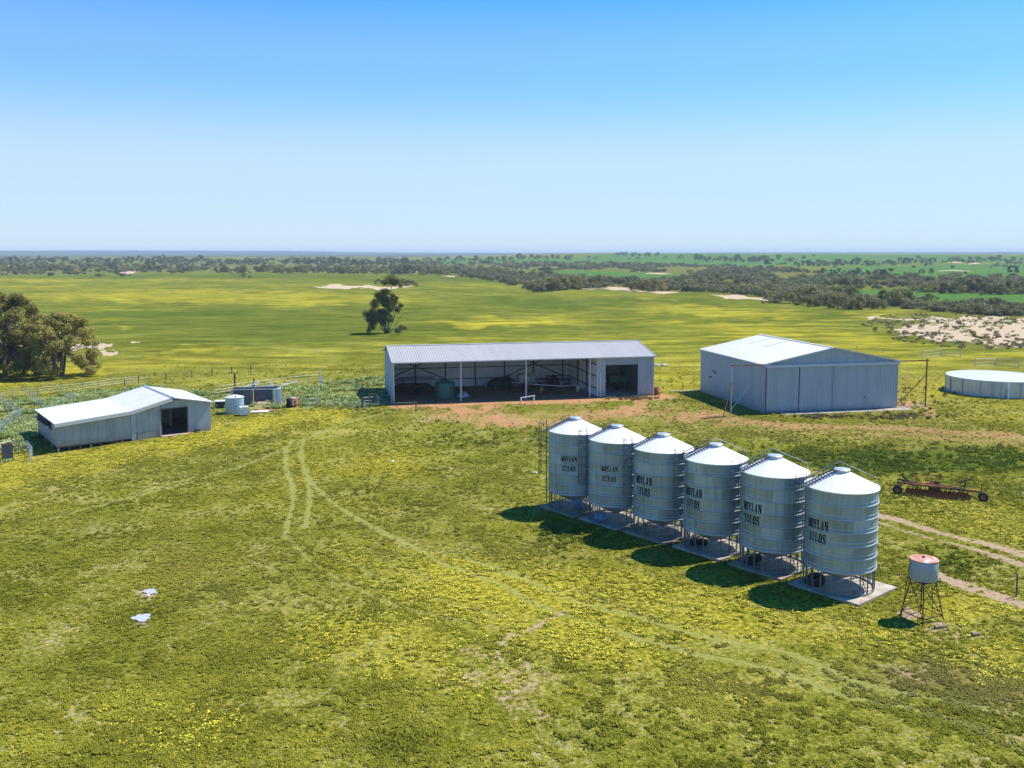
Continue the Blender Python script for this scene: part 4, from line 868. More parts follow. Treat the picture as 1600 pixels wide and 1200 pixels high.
SP=stroke([(.82,.80),(.74,.92),(.5,.96),(.25,.9),(.16,.76),(.22,.62),(.5,.52),(.78,.4),(.84,.24),(.74,.1),(.5,.04),(.26,.08),(.14,.22)],.13)+stroke([(.26,.68),(.74,.38)],.24)+rect(.78,.66,.86,.98)+rect(.12,.02,.2,.34)
def pin(x,y,P):
    c=False;n=len(P)
    for i in range(n):
        (ax_,ay_),(bx,by)=P[i],P[(i+1)%n]
        if (ay_>y)!=(by>y) and x<(bx-ax_)*(y-ay_)/(by-ay_)+ax_: c=not c
    return c
def inside(ch,x,y):
    return any(inside0(ch,x+d,y) for d in (-.03,0,.03))
def inside0(ch,x,y):
    if ch=='O': return inO(x,y)
    return any(pin(x,y,P) for P in (SP if ch=='S' else LET[ch]))
def lettering(name,rows_,mat,lw,lh):
    m=MB(); st=.0155
    for word,z0 in rows_:
        W_=len(word)*lw
        for i,ch in enumerate(word):
            wch=lw*.92
            nx_=int(round(wch/st)); nz=int(round(lh/st))
            for a in range(nx_):
                b0=None
                for c in range(nz+1):
                    ins=c<nz and inside(ch,(a+.5)/nx_,(c+.5)/nz)
                    if ins and b0 is None: b0=c
                    if (not ins) and b0 is not None:
                        s0=-W_/2+i*lw+a*wch/nx_; s1=s0+wch/nx_; k=b0
                        while k<c:
                            k2=min(k+2,c); za=z0+k*lh/nz; zb_=z0+k2*lh/nz
                            m.add([((rprof(za)+.015)*math.sin(s/SRAD),-(rprof(za)+.015)*math.cos(s/SRAD),za) if q_==0 else ((rprof(zb_)+.015)*math.sin(s/SRAD),-(rprof(zb_)+.015)*math.cos(s/SRAD),zb_) for s,q_ in((s0,0),(s1,0),(s1,1),(s0,1))],[(0,1,2,3)])
                            k=k2
                        b0=None
    return m
def dashes():
    m=MB()
    def band(s0,s1,z0,z1): m.add([((rprof(z)+.015)*math.sin(s/SRAD),-(rprof(z)+.015)*math.cos(s/SRAD),z) for s,z in((s0,z0),(s1,z0),(s1,z1),(s0,z1))],[(0,1,2,3)])
    for i in range(6): band(-.14+i*.06,-.10+i*.06,2.18,2.23)
    return m
LM_big=lettering('lettering',[('MOYLAN',3.72),('SILOS',2.94)],None,.243,.62)
LM_sm=lettering('lettering',[('MOYLAN',4.02),('SILOS',3.28)],None,.215,.40)
bigO=None
SIL=[ (4.94,71.43,-17,'farthest grain silo, leftmost of the row, with badly faded lettering',2),
 (7.81,68.15,-21,'grain silo second from the left end, with faded thin lettering',2),
 (10.74,64.85,-50,'grain silo third from the left end, with bold lettering and patchy top sheets',1),
 (13.72,61.45,-56,'grain silo fourth from the left end, third nearest the small water tower',1),
 (16.68,57.85,-56,'grain silo beside the nearest one, second from the right end of the row',1),
 (19.60,54.10,-57.6,'nearest grain silo at the right end of the row',0)]
KIDS[silo.name]=[x for x in bpy.data.objects if x.parent==silo]
meBig=LM_big.obj('lettering',M_black,silo); meSm=LM_sm.obj('lettering',M_fade,silo); dd=dashes().obj('small_marks',M_dark,silo)
mb,ms,md=meBig.data,meSm.data,dd.data
for o in (meBig,meSm,dd): bpy.data.objects.remove(o)
SVIEW=[]
for i,(x,y,th,lb,fd) in enumerate(SIL):
    s_=silo if i==0 else copy_tree(silo)
    s_.location=(x,y,.14); s_['label']=lb; SVIEW.append(s_)
    o=bpy.data.objects.new('lettering',ms if fd==2 else mb); C.objects.link(o); o.parent=s_; o.rotation_euler=(0,0,math.radians(th))
    if i in(3,4,5): o=bpy.data.objects.new('lid_cable_arm',ARM); C.objects.link(o); o.parent=s_; o=[x for x in s_.children if x.name.startswith('lettering')][0]
    if fd!=2:
        o.material_slots[0].link='OBJECT'; o.material_slots[0].material=M_fade2 if fd==1 else M_black
        o=bpy.data.objects.new('small_marks',md); C.objects.link(o); o.parent=s_; o.rotation_euler=(0,0,math.radians(th+2))
rowd=Vector((-.645,.764,0)); prp=Vector((.764,.645,0))
for i,(x,y,th,lb,fd) in enumerate(SIL):
    c=Vector((x,y,0))+prp*.22+(rowd*(-.15) if i==5 else rowd*0)
    hw=1.98 if i<5 else 2.3
    m=MB().box((-hw,-2.15,-.3),(hw,2.2,.14)); o=m.obj('concrete_pad',M_conc if i%2 else M_concd,None,loc=c); o.rotation_euler=(0,0,math.atan2(rowd.y,rowd.x)); 
    tag(o,['concrete pad under the farthest silo','concrete pad under the second farthest silo','concrete pad under the silo third from the left','concrete pad under the silo fourth from the left','concrete pad under the silo next to the nearest one','clean concrete pad under the nearest silo'][i],'pad','concrete pads under the silos')
for i,(du,lb) in {5:((-1.25,.3),'dark tyre lying on the pad under the nearest silo'),4:((-1.1,.2),'dark tyre on the pad under the second nearest silo'),3:((-1.0,.1),'dark tyre on the pad under the fourth silo from the left')}.items():
    x,y=SIL[i][:2]; o=MB().lathe([(.28,.03),(.52,.0),(.62,.12),(.62,.28),(.52,.4),(.28,.38)],24,closed=True).obj('tyre',M_rubber,None,True,loc=(x+du[0],y+du[1],.15)); tag(o,lb,'tyre','old tyres under the silos'); o.rotation_euler=(.5,.1,i)
x,y=SIL[1][:2]; t=thing('auger_motor','blue covered motor on the pad under the second silo','motor',(x-1.2,y-.6,.15),.5); MB().lathe([(0,.0),(.45,.02),(.5,.3),(.35,.55),(0,.62)],16).obj('cover',M_blue,t,True); MB().bar((.3,0,.2),(1.2,.2,.3),.1).obj('shaft',M_steel,t)
x,y=SIL[0][:2]; t=thing('hopper_drum','dark blue drum under the farthest silo','drum',(x+.2,y-.5,.15),.5); MB().lathe([(0,0),(.4,0),(.4,.45),(.42,.48),(.4,.5),(.4,.8),(0,.82)],18).obj('shell',M_blue,t,True); MB().tube((.1,0,.82),(.1,0,.88),.05).obj('cap',M_black,t)

# ------------------------------------------------------------------ small water tower
tc_=G(1440,966); tw=thing('water_tower','small round steel tank with rust-flaked lid on a four-legged angle-iron stand','water tower',tuple(tc_),math.radians(24))
MB().lathe([(0,2.24),(.71,2.24),(.73,2.27),(.73,3.3),(.70,3.36)],32).obj('tank_body',metal_mat('pale_tank_paint',(.34,.39,.44),.2,.55,.2,.08,(.3,.12,.06)),tw,True)
MB().lathe([(.75,3.33),(.75,3.37),(0,3.45)],32).obj('lid',M_rusttop,tw); MB().box((-.1,-.05,3.45),(.0,.05,3.52)).obj('lid_knob',M_black,tw)
B=.78;Tp=.42
for sx in(-1,1):
    for sy in(-1,1): MB().bar((sx*B,sy*B,0),(sx*Tp,sy*Tp,2.24),.045).obj('leg',M_rustd,tw)
for (a,b2) in(((-1,-1),(1,-1)),((1,-1),(1,1)),((1,1),(-1,1)),((-1,1),(-1,-1))):
    MB().bar((a[0]*B*.93,a[1]*B*.93,.25),(b2[0]*Tp*1.08,b2[1]*Tp*1.08,2.0),.022).bar((b2[0]*B*.93,b2[1]*B*.93,.25),(a[0]*Tp*1.08,a[1]*Tp*1.08,2.0),.022).obj('brace',M_rustd,tw)
    MB().bar((a[0]*B*.93,a[1]*B*.93,.3),(b2[0]*B*.93,b2[1]*B*.93,.3),.04).obj('rail',M_rustd,tw)
MB().box((-.6,-.6,2.17),(.6,.6,2.235)).obj('platform',M_rustd,tw)
MB().path([(.3,-.3,2.2),(.32,-.4,1.0),(.2,-.5,.2),(-.2,-.65,.02),(-.5,-.55,.3),(-.55,-.4,1.2),(-.5,-.3,2.2)],.016,6).obj('hose',M_rustd,tw)
MB().tube((-.62,.35,3.4),(-1.0,.5,0),.025).obj('pipe',M_rusty,tw)
for k,(u,v,L_,r_,lb) in enumerate([(1470,981,.8,.3,'short grey log at the foot of the water tower'),(1525,993,.5,.2,'dark log in the grass right of the water tower')]):
    o=MB().tube((-L_/2,0,.09),(L_/2,0,.07),.1,.07,8).obj('log',M_log,None,loc=G(u,v)); o.rotation_euler=(0,0,r_); tag(o,lb,'log')
    
# ------------------------------------------------------------------ rusty cultivator
A=G(1402,772); B_=G(1536,784); L_=(B_-A).length; ca=math.atan2(B_.y-A.y,B_.x-A.x)
cu=thing('disc_plough','long rusty disc plough with three tyred wheels abandoned in the grass','plough',tuple(A),ca)
MB().bar((.0,.2,.95),(L_-.1,.15,.75),.14,.16).obj('main_beam',M_rusty,cu); MB().bar((.4,.9,.95),(L_*.75,.5,.85),.1,.12).obj('rear_beam',M_rusty,cu)
w1=wheel(cu,(0.0,0,.38),.38,.2,'y',rim=M_rusty); w2=wheel(cu,(L_,0.0,.38),.38,.2,'y',rim=M_rusty); w3=wheel(cu,(L_*.45,1.7,.5),.5,.25,'y',rim=M_orange)
MB().bar((0,.12,.42),(0,.3,1.25),.09).bar((0,.3,1.2),(1.2,.35,1.0),.1).bar((.3,.4,1.5),(1.0,.5,.95),.12).obj('wheel_bracket',M_rustd,cu)
MB().bar((L_,.12,.42),(L_-.2,.2,.85),.09).bar((L_-.15,.1,.8),(L_-.15,.1,1.4),.06).obj('wheel_bracket',M_rustd,cu)
MB().bar((L_*.45,1.5,.5),(L_*.38,.3,.95),.1).bar((L_*.45,1.4,1.1),(L_*.3,.6,.9),.08).obj('wheel_bracket',M_orange,cu)
MB().bar((1.4,.4,.95),(1.4,.5,1.6),.05).bar((1.4,.5,1.55),(3.3,.8,1.75),.05).bar((3.2,.8,1.9),(3.2,.8,1.2),.06).bar((2.6,.6,1.0),(3.2,.8,1.4),.06).obj('lift_linkage',M_orange,cu)
MB().bar((2.5,.5,1.25),(L_-.1,.5,1.0),.035).bar((L_*.78,.3,.8),(L_*.80,.4,1.5),.09).bar((L_*.70,.35,1.35),(L_*.87,.45,1.7),.08).bar((L_*.72,.2,.8),(L_*.8,.4,1.3),.05).obj('control_rod',M_rustd,cu)
dm=MB().lathe([(.0,.0),(.12,.025),(.23,.085),(.27,.125),(.235,.1),(.12,.045),(0,.02)],16); me=None; arm=MB().bar((0,0,.05),(-.02,.1,.55),.05); am=None
nd=15
for k in range(nd):
    t=(k+1.6)/(nd+2.4); p=Vector((.4+(L_-1.0)*t,-.18,.30))
    if me is None: o=dm.obj('disc',M_rusty,cu); me=o.data; o2=arm.obj('disc_arm',M_rustd,cu); am=o2.data
    else:
        o=bpy.data.objects.new('disc',me); o2=bpy.data.objects.new('disc_arm',am)
        for q_ in(o,o2): C.objects.link(q_); q_.parent=cu
    o.location=p; o.rotation_euler=(PI/2,.0,.6); o2.location=p+Vector((0,.05,.02))
for k in range(nd):
    t=(k+1.1)/(nd+2.4); o=bpy.data.objects.new('disc',me); C.objects.link(o); o.parent=cu; o.location=(.4+(L_-1.0)*t,.38,.30); o.rotation_euler=(PI/2,0,.6)

# ------------------------------------------------------------------ puddles, stones
def blob_sheet(name,mat,c,rx,ry,rot,seed,z=.035,jag=.2):
    rn=random.Random(seed); n=26; vs=[(0,0,0)]
    for i in range(n):
        a=2*PI*i/n; k=1+rn.uniform(-jag,jag)+.12*math.sin(2*a+seed)+.08*math.sin(5*a); vs.append((rx*k*math.cos(a),ry*k*math.sin(a),0))
    m=MB().add(vs,[(0,i+1,(i+1)%n+1) for i in range(n)]); o=m.obj(name,mat,None,loc=(c.x,c.y,T1(c.x,c.y)+z)); o.rotation_euler=(0,0,rot); return o
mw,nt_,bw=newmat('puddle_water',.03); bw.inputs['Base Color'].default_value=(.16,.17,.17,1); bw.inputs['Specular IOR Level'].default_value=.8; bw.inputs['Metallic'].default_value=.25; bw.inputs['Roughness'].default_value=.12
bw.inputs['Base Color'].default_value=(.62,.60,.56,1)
mw.name='puddle_water'
for k,(px_,rx,ry,ro,lb) in enumerate([((235,925),.34,.5,.5,'upper small rain puddle shining in the short grass'),((222,966),.62,.42,-.5,'lower small rain puddle shining in the short grass')]):
    o=blob_sheet('puddle',mw,G(*px_),rx,ry,ro,k+3,.055); tag(o,lb,'puddle')
mss=[]
for k in range(3):
    rn=random.Random(k); m=MB().lathe([(0,-.02),(.3,0),(.34,.12),(.2,.26),(0,.3)],9); m.v=[(x*(1+rn.uniform(-.25,.25)),y*(1+rn.uniform(-.25,.25)),z*(1+rn.uniform(-.2,.2))) for x,y,z in m.v]; mss.append(m)
for k,(u,v,s,lb) in enumerate([(835,739,.75,'white stone in the grass left of the farthest silo'),(1027,571,1.6,'left white boulder on the slope behind the machinery shed'),(1039,571,1.9,'right white boulder on the slope behind the machinery shed'),(230,931,.45,'small pale stone at the edge of the upper puddle'),(613,721,.6,'small dark-sided stone above the wheel tracks'),(1592,773,.35,'small white stone right of the rusty plough')]):
    o=mss[k%3].obj('stone',M_stone,None,loc=G(u,v)); o.scale=(s,s,s*.6); tag(o,lb,'stone')

# ------------------------------------------------------------------ foliage
def leaf_mat(name,dark,mid,lite,scale=.8):
    m,nt,b=newmat(name,.7); q=N(nt); tc=q.n('ShaderNodeTexCoord').outputs['Object']
    oi=q.n('ShaderNodeObjectInfo').outputs['Random']
    gi=q.n('ShaderNodeNewGeometry').outputs['Random Per Island']
    f=q.math('ADD',q.math('MULTIPLY',q.noise(tc,scale,3),.45),q.math('ADD',q.math('MULTIPLY',gi,.27),q.math('MULTIPLY',oi,.28)))
    c=q.ramp(f,[(.3,dark),(.5,mid),(.7,lite)]); q.l(c,b.inputs['Base Color']); b.inputs['Specular IOR Level'].default_value=.25
    tr=q.n('ShaderNodeBsdfTranslucent'); q.l(c,tr.inputs[0]); mx=q.n('ShaderNodeMixShader'); mx.inputs[0].default_value=.35
    q.l(b.outputs[0],mx.inputs[1]); q.l(tr.outputs[0],mx.inputs[2]); q.l(mx.outputs[0],nt.nodes['Material Output'].inputs[0]); return m
ML_olive=leaf_mat('olive_leaves',(.15,.13,.028),(.31,.27,.06),(.48,.42,.10))
ML_dark=leaf_mat('dark_gum_leaves',(.09,.092,.024),(.19,.185,.048),(.33,.30,.075))
ML_scrub=leaf_mat('scrub_leaves',(.085,.095,.032),(.19,.19,.07),(.34,.315,.13),.5)
ML_far=leaf_mat('far_tree_leaves',(.065,.078,.028),(.14,.155,.052),(.24,.24,.08),.5)
def leaves(clumps,n,size,rg,flat=.8,dens_shell=.35):
    """clumps: (x,y,z,r). returns verts, quads"""
    cl=np.array(clumps); w=cl[:,3]**2; w/=w.sum(); ci=rg.choice(len(cl),n,p=w)
    d=rg.normal(size=(n,3)); d/=np.linalg.norm(d,axis=1)[:,None]; rr=np.minimum(rg.random(n)**dens_shell*(1+.35*np.abs(rg.normal(size=n))*(rg.random(n)<.35)),1.7)
    c=cl[ci,:3]+d*(rr*cl[ci,3])[:,None]*np.array([1,1,flat])
    nrm=d*.75+rg.normal(size=(n,3))*.55+np.array([.1,0,.5]); nrm/=np.linalg.norm(nrm,axis=1)[:,None]
    t=np.cross(nrm,rg.normal(size=(n,3))); t/=np.linalg.norm(t,axis=1)[:,None]; b_=np.cross(nrm,t)
    s=size*(.6+.8*rg.random(n))[:,None]
    V=np.stack([c-t*s,c-b_*s*.5,c+t*s,c+b_*s*.5],1).reshape(-1,3)
    return V,np.arange(4*n).reshape(n,4)
def gum(rg,h,w,ncl,nleaf,size,stems=3,low=.28,flat=.7,cr=.22,rtr=.22):
    """(stem builder, clump list, leaf verts, quads)"""
    cl=[]; m=MB(); tips=[]
    for s in range(stems):
        a=2*PI*(s+rg.random())/stems; lean=.12+.25*rg.random(); 
        p0=Vector((.15*math.cos(a)*stems*.5,.15*math.sin(a)*stems*.5,-.2)); p1=Vector((math.cos(a)*w*lean*.5,math.sin(a)*w*lean*.5,h*.35)); p2=Vector((math.cos(a)*w*lean*1.1,math.sin(a)*w*lean*1.1,h*.68))
        m.path([p0,p1,p2],[rtr,rtr*.65,rtr*.3],7); tips.append((p1,p2))
    for k in range(ncl):
        th=rg.random()*2*PI; zz=low+(1-low)*rg.random()**.8; rad=(math.sqrt(max(0,1-((zz-.55)/.5)**2)) if zz>.55 else 1.0)*(.45+.55*rg.random()**.5)
        c=Vector((math.cos(th)*rad*w*.5,math.sin(th)*rad*w*.5,zz*h*.93)); r=cr*w*.5*(.6+.7*rg.random())
        cl.append((c.x,c.y,c.z,r)); b0,b1=min(tips,key=lambda q_:(q_[1]-c).length); st=b0.lerp(b1,rg.random()) 
        if st.z>c.z: st=b0
        mid=st.lerp(c,.5)+Vector((0,0,-.05*h)); m.path([st,mid,c],[rtr*.3,rtr*.2,rtr*.08],4)
    V,F=leaves(cl,nleaf,size,rg,flat); return m,cl,V,F
def mk_tree(name,loc,stem,V,F,lm,label,cat,group,bark=None):
    t=thing(name,label,cat,loc,0,group); stem.obj('trunk',bark or M_bark,t,True)
    o=bpy.data.objects.new('crown',smesh('crown',V,F,lm)); C.objects.link(o); o.parent=t; return t
# two big trees on the left
rg=np.random.default_rng(3)
p=G(85,588); m,cl,V,F=gum(rg,11.0,11.0,110,40000,.16,4,.08,.75,.155,.26); mk_tree('spreading_gum',tuple(p+Vector((1.0,0,0))),m,V,F,ML_olive,'broad multi-stemmed olive gum, right of the pair at the left edge','tree',None)
p=G(5,590); m,cl,V,F=gum(rg,13.8,13.0,140,54000,.16,4,.08,.75,.15,.28); mk_tree('spreading_gum',tuple(p),m,V,F,ML_olive,'taller dense olive gum at the left edge of the field','tree',None)
p=G(-75,585); m,cl,V,F=gum(rg,13.0,13.0,80,26000,.22,4,.08,.75,.17,.3); mk_tree('spreading_gum',tuple(p),m,V,F,ML_olive,'olive gum just leaving the picture behind the left pair','tree',None)
# lone tree in the field
base=G(604,521); k_=base.y/CF
def LP(u,v,dy=0): return Vector(((u-604)*k_,dy,(521-v)*k_*1.01))
cl=[]
for u,v,r in [(612,437,8),(604,441,5),(622,440,6),(628,446,4),(616,443,5),(602,457,7),(592,461,6),(597,467,8),(588,473,7),(605,469,7),(584,479,5),(608,478,5),(600,476,6),(572,490,5.5),(579,493,8),(588,495,8),(583,503,7),(575,499,6),(593,489,5),(580,511,6),(577,516,3.5),(595,498,4),(617,467,5),(622,465,3.5),(618,472,4),(627,477,4),(621,484,5),(616,479,3),(606,489,4),(600,487,5),(610,495,3),(628,511,5),(623,515,5),(632,514,3)]:
    c=LP(u,v,rg.normal()*1.3); cl.append((c.x,c.y,c.z,r*k_*1.12))
for u,v,r in [(597,488,7),(604,496,6),(592,497,7),(598,505,6),(609,484,6),(613,476,5),(601,500,6),(586,485,6),(612,500,4),(603,472,7),(614,462,4)]:
    c=LP(u,v,rg.normal()*1.4); cl.append((c.x,c.y,c.z,r*k_))
m=MB()
for pts,r0 in [([(606,521),(609,495),(611,470),(612,455),(614,441)],.2),([(604,521),(602,500),(601,480),(600,462)],.2),([(603,521),(600,505),(594,485),(590,470)],.16),([(602,521),(596,510),(590,500),(580,494)],.15),([(607,521),(613,505),(618,490),(621,482),(620,470)],.15),([(609,521),(617,509),(624,498),(632,490),(641,486)],.13),([(636,488),(645,490),(655,488)],.06),([(605,521),(607,500),(606,480)],.14),([(602,519),(590,508),(582,505)],.11),([(601,520),(598,500),(588,478)],.12),([(615,441),(622,440)],.05),([(600,480),(606,470)],.06)]:
    P_=[LP(u,v,rg.normal()*.25) for u,v in pts]; n=len(P_); m.path(P_,[max(.03,r0*(1-.8*i/(n-1))) for i in range(n)],6)
V,F=leaves(cl,19000,.17,rg,.85,.45); mk_tree('lone_gum',tuple(base),m,V,F,ML_dark,'lone many-stemmed gum in the middle of the green field','tree',None)
# tree variants for the distance
def variant(seed,h,w,ncl,nl,size,lm,stems=2,low=.3,flat=.7,cr=.3):
    rg_=np.random.default_rng(seed); m,cl,V,F=gum(rg_,h,w,ncl,nl,size,stems,low,flat,cr,.16*h/7)
    so_=m.obj('trunk',M_bark,None,True); sm_=so_.data; bpy.data.objects.remove(so_)
    return sm_,smesh('crown',V,F,lm)
VT=[variant(50+i,7,7.5,16,900,.42,ML_far,2,.22) for i in range(4)]
VB=[variant(70+i,5,8,14,1000,.38,ML_dark,3,.02,.8,.34) for i in range(3)]     # bushes with foliage to the ground
VU=[variant(90+i,7,7,9,700,.34,ML_far,2,.55,.55,.3) for i in range(2)]         # umbrella trees on bare stems
VO=[variant(95+i,5,8,14,1200,.36,ML_olive,3,.02,.8,.34) for i in range(2)]
def place(kind,u,v,hp,label,cat,group,name):
    p=GT(u,v); k=p.y/CF; H_=hp*k; src=random.choice({'T':VT,'B':VB,'U':VU,'O':VO}[kind]); h0={'T':7,'B':5,'U':7,'O':5}[kind]
    t=thing(name,label,cat,tuple(p-Vector((0,0,.15))),random.uniform(0,2*PI),group); s=H_/h0
    for nm,me in (('trunk',src[0]),('crown',src[1])):
        o=bpy.data.objects.new(nm,me); C.objects.link(o); o.parent=t
    t.scale=(s*random.uniform(.9,1.25),)*2+(s,); return t
ORD='first second third fourth fifth sixth seventh eighth ninth tenth eleventh twelfth thirteenth fourteenth fifteenth sixteenth seventeenth eighteenth nineteenth twentieth'.split()+['twenty-'+w for w in 'first second third fourth fifth sixth seventh eighth ninth'.split()]
def cluster(kind,u0,v0,u1,v1,n,h0,h1,label,group,name='field_tree',jit=1.5,cat='tree'):
    for i in range(n):
        t=(i+random.uniform(.1,.9))/n; u=u0+(u1-u0)*t; v=v0+(v1-v0)*t+random.uniform(-jit,jit)
        lab=label+(', at its left end' if i==0 else ', at its right end' if i==n-1 else ', '+ORD[i]+' from the left' if i<n/2 else ', '+ORD[n-1-i]+' from the right')
        place(kind,u,v,random.uniform(h0,h1)*random.choice((.7,.85,1,1,1.15)),lab,cat,group,name)
# single ones one can point at
for kind,u,v,hp,lb in [
 ('B',840,456,14,'dark green bush at the left tip of the scrub edge'),('B',858,455,20,'tall dark bush second from the left tip of the scrub edge'),('B',878,453,19,'dark green bush third along the scrub edge'),
 ('B',898,452,20,'rounded dark bush midway along the near scrub edge'),('B',918,450,17,'dark bush before the small sand gap'),
 ('O',995,454,14,'left half of the rounded bush by the white sand'),('O',1010,455,20,'taller middle of the rounded bush by the white sand'),('O',1028,455,17,'right end of the rounded bush by the white sand'),
 ('U',1553,483,19,'small umbrella tree standing alone in the bright green crop'),('U',1562,483,17,'twin umbrella tree leaning right in the bright green crop'),
 ('T',600,446,10,'grey bush left on the sand bank behind the lone gum'),('T',590,445,9,'low grey bush at the left end of the sand bank'),('T',612,446,11,'grey bush behind the top of the lone gum'),('T',628,447,12,'grey bush right of the lone gum top'),('B',640,447,9,'dark low bush at the right end of the sand bank'),('B',648,447,6,'smallest dark bush right of the sand bank'),
 ('T',381,434,8,'small bush alone on the far field edge'),('T',390,435,5,'low bush right of the lone one on the far field edge'),
 ('T',183,430,8,'lone dark tree at the corner of the far left field'),('B',232,424,10,'dark tree right of the far sandy track'),('B',246,425,9,'dark tree furthest right of the far sandy track group'),
 ('T',284,425,9,'dark tree left of a pair on the far field edge'),('T',297,425,10,'dark tree right of a pair on the far field edge'),
 ('T',1064,405,7,'round tree alone on the green rise'),('T',1216,406,9,'tall round tree at the right of the green rise'),('T',1271,401,4,'small round tree on the skyline of the green rise'),('T',920,404,5,'small tree alone on the left slope of the green rise'),('T',1040,405,5,'low tree on the middle of the green rise'),
 ('B',1330,452,18,'large bright-edged bush before the second green crop strip'),('B',1268,470,22,'large round dark bush at the near scrub edge'),('B',1325,468,20,'upright dark bush beside the lower green crop'),('B',1390,478,26,'large dark rounded tree before the brown soil'),('B',1410,476,24,'broad dark tree beside the large rounded one'),('B',1455,470,12,'small dark tree by the lower green crop corner'),
 ('T',1582,428,14,'spreading grey tree on the right upper crop'),('T',1340,432,13,'grey tree at the left part of the upper crop'),('T',1440,428,8,'small grey tree within the upper crop'),('T',1455,428,9,'small dark tree right of another within the upper crop')]:
    place(kind,u,v,hp,lb,'tree',None,'bush' if kind in 'BO' else 'field_tree')
cluster('T',958,400,1028,401,9,6,9,'dark tree of the clump crowning the green rise','trees crowning the green rise',jit=.6)
cluster('T',805,405,897,405,10,6,8,'dark tree of the line left of the green rise','tree line left of the green rise',jit=.8)
cluster('T',1086,408,1200,410,14,8,11,'tree of the line crossing the right of the green rise','tree line across the green rise',jit=1.2)
cluster('T',660,409,800,408,16,6,9,'tree of the far line on the central horizon','tree line on the central horizon',jit=1)
cluster('T',0,412,330,411,28,8,12,'dark tree of the upper belt on the left horizon','upper tree belt at left',jit=1.6)
cluster('B',0,424,240,421,24,8,12,'dark tree of the lower belt before the left fields','lower tree belt at left',jit=3.0)
cluster('T',300,415,480,412,16,6,10,'tree of the belt between the far left and centre','tree belt left of centre',jit=1.5)
cluster('B',340,426,500,426,12,8,12,'rounded tree on the back edge of the big field','trees on the back edge of the field',jit=1.2)
cluster('B',500,426,700,429,20,9,13,'tree of the dense stand behind the lone gum','dense stand behind the lone gum',jit=1.5)
cluster('T',440,413,660,414,26,8,12,'tree of the upper wooded slope at centre left','upper wooded slope at centre left',jit=4)
cluster('T',1240,417,1420,414,22,8,12,'tree of the belt above the upper green crop','belt above the upper green crop',jit=1.5)
cluster('T',1420,412,1600,407,16,6,9,'tree of the far belt at the right edge','far belt at the right edge',jit=1.5)
cluster('B',1290,462,1330,462,4,10,15,'bush of the tongue between the crops','bushes between the green crops',jit=2)
cluster('B',1430,455,1600,461,14,15,22,'large bush of the row above the lower green crop','bush row above the lower green crop',jit=2)
cluster('B',1200,474,1380,484,12,14,22,'bush along the near edge of the scrub above the brown soil','near scrub edge bushes',jit=2)
cluster('U',1200,424,1420,440,12,12,17,'taller grey gum standing out of the right scrub','gums standing out of the scrub',jit=4)

# bush belts as one mass each
def gn_instances(name,pts,scales,cols,objs,mat=None,rotx=.1):
    me=bpy.data.meshes.new(name); n=len(pts); me.vertices.add(n); me.vertices.foreach_set('co',np.asarray(pts,np.float32).ravel())
    a=me.attributes.new('sc','FLOAT','POINT'); a.data.foreach_set('value',np.asarray(scales,np.float32))
    a=me.attributes.new('vi','INT','POINT'); a.data.foreach_set('value',rng.integers(0,len(objs),n).astype(np.int32))
    a=me.attributes.new('rt','FLOAT','POINT'); a.data.foreach_set('value',(rng.random(n)*6.283).astype(np.float32))
    if cols is not None:
        a=me.color_attributes.new('tcol','FLOAT_COLOR','POINT'); a.data.foreach_set('color',np.concatenate([cols,np.ones((n,1))],1).astype(np.float32).ravel())
    o=bpy.data.objects.new(name,me); C.objects.link(o); stuff(o)
    ng=bpy.data.node_groups.new(name,'GeometryNodeTree'); ng.interface.new_socket('Geometry',in_out='INPUT',socket_type='NodeSocketGeometry'); ng.interface.new_socket('Geometry',in_out='OUTPUT',socket_type='NodeSocketGeometry')
    gi=ng.nodes.new('NodeGroupInput'); go=ng.nodes.new('NodeGroupOutput'); ip=ng.nodes.new('GeometryNodeInstanceOnPoints'); gg=ng.nodes.new('GeometryNodeGeometryToInstance')
    for ob in reversed(objs):
        oi=ng.nodes.new('GeometryNodeObjectInfo'); oi.inputs[0].default_value=ob; oi.inputs['As Instance'].default_value=False; ng.links.new(oi.outputs['Geometry'],gg.inputs[0])
    def na(nm,t):
        x=ng.nodes.new('GeometryNodeInputNamedAttribute'); x.data_type=t; x.inputs[0].default_value=nm; return x.outputs['Attribute']
    cx=ng.nodes.new('ShaderNodeCombineXYZ'); ng.links.new(na('rt','FLOAT'),cx.inputs[2])
    ip.inputs['Pick Instance'].default_value=True
    ng.links.new(gi.outputs[0],ip.inputs['Points']); ng.links.new(gg.outputs[0],ip.inputs['Instance']); ng.links.new(na('vi','INT'),ip.inputs['Instance Index']); ng.links.new(na('sc','FLOAT'),ip.inputs['Scale'])
    ng.links.new(cx.outputs[0],ip.inputs['Rotation']); ng.links.new(ip.outputs[0],go.inputs[0])
    md=o.modifiers.new('scatter','NODES'); md.node_group=ng; return o
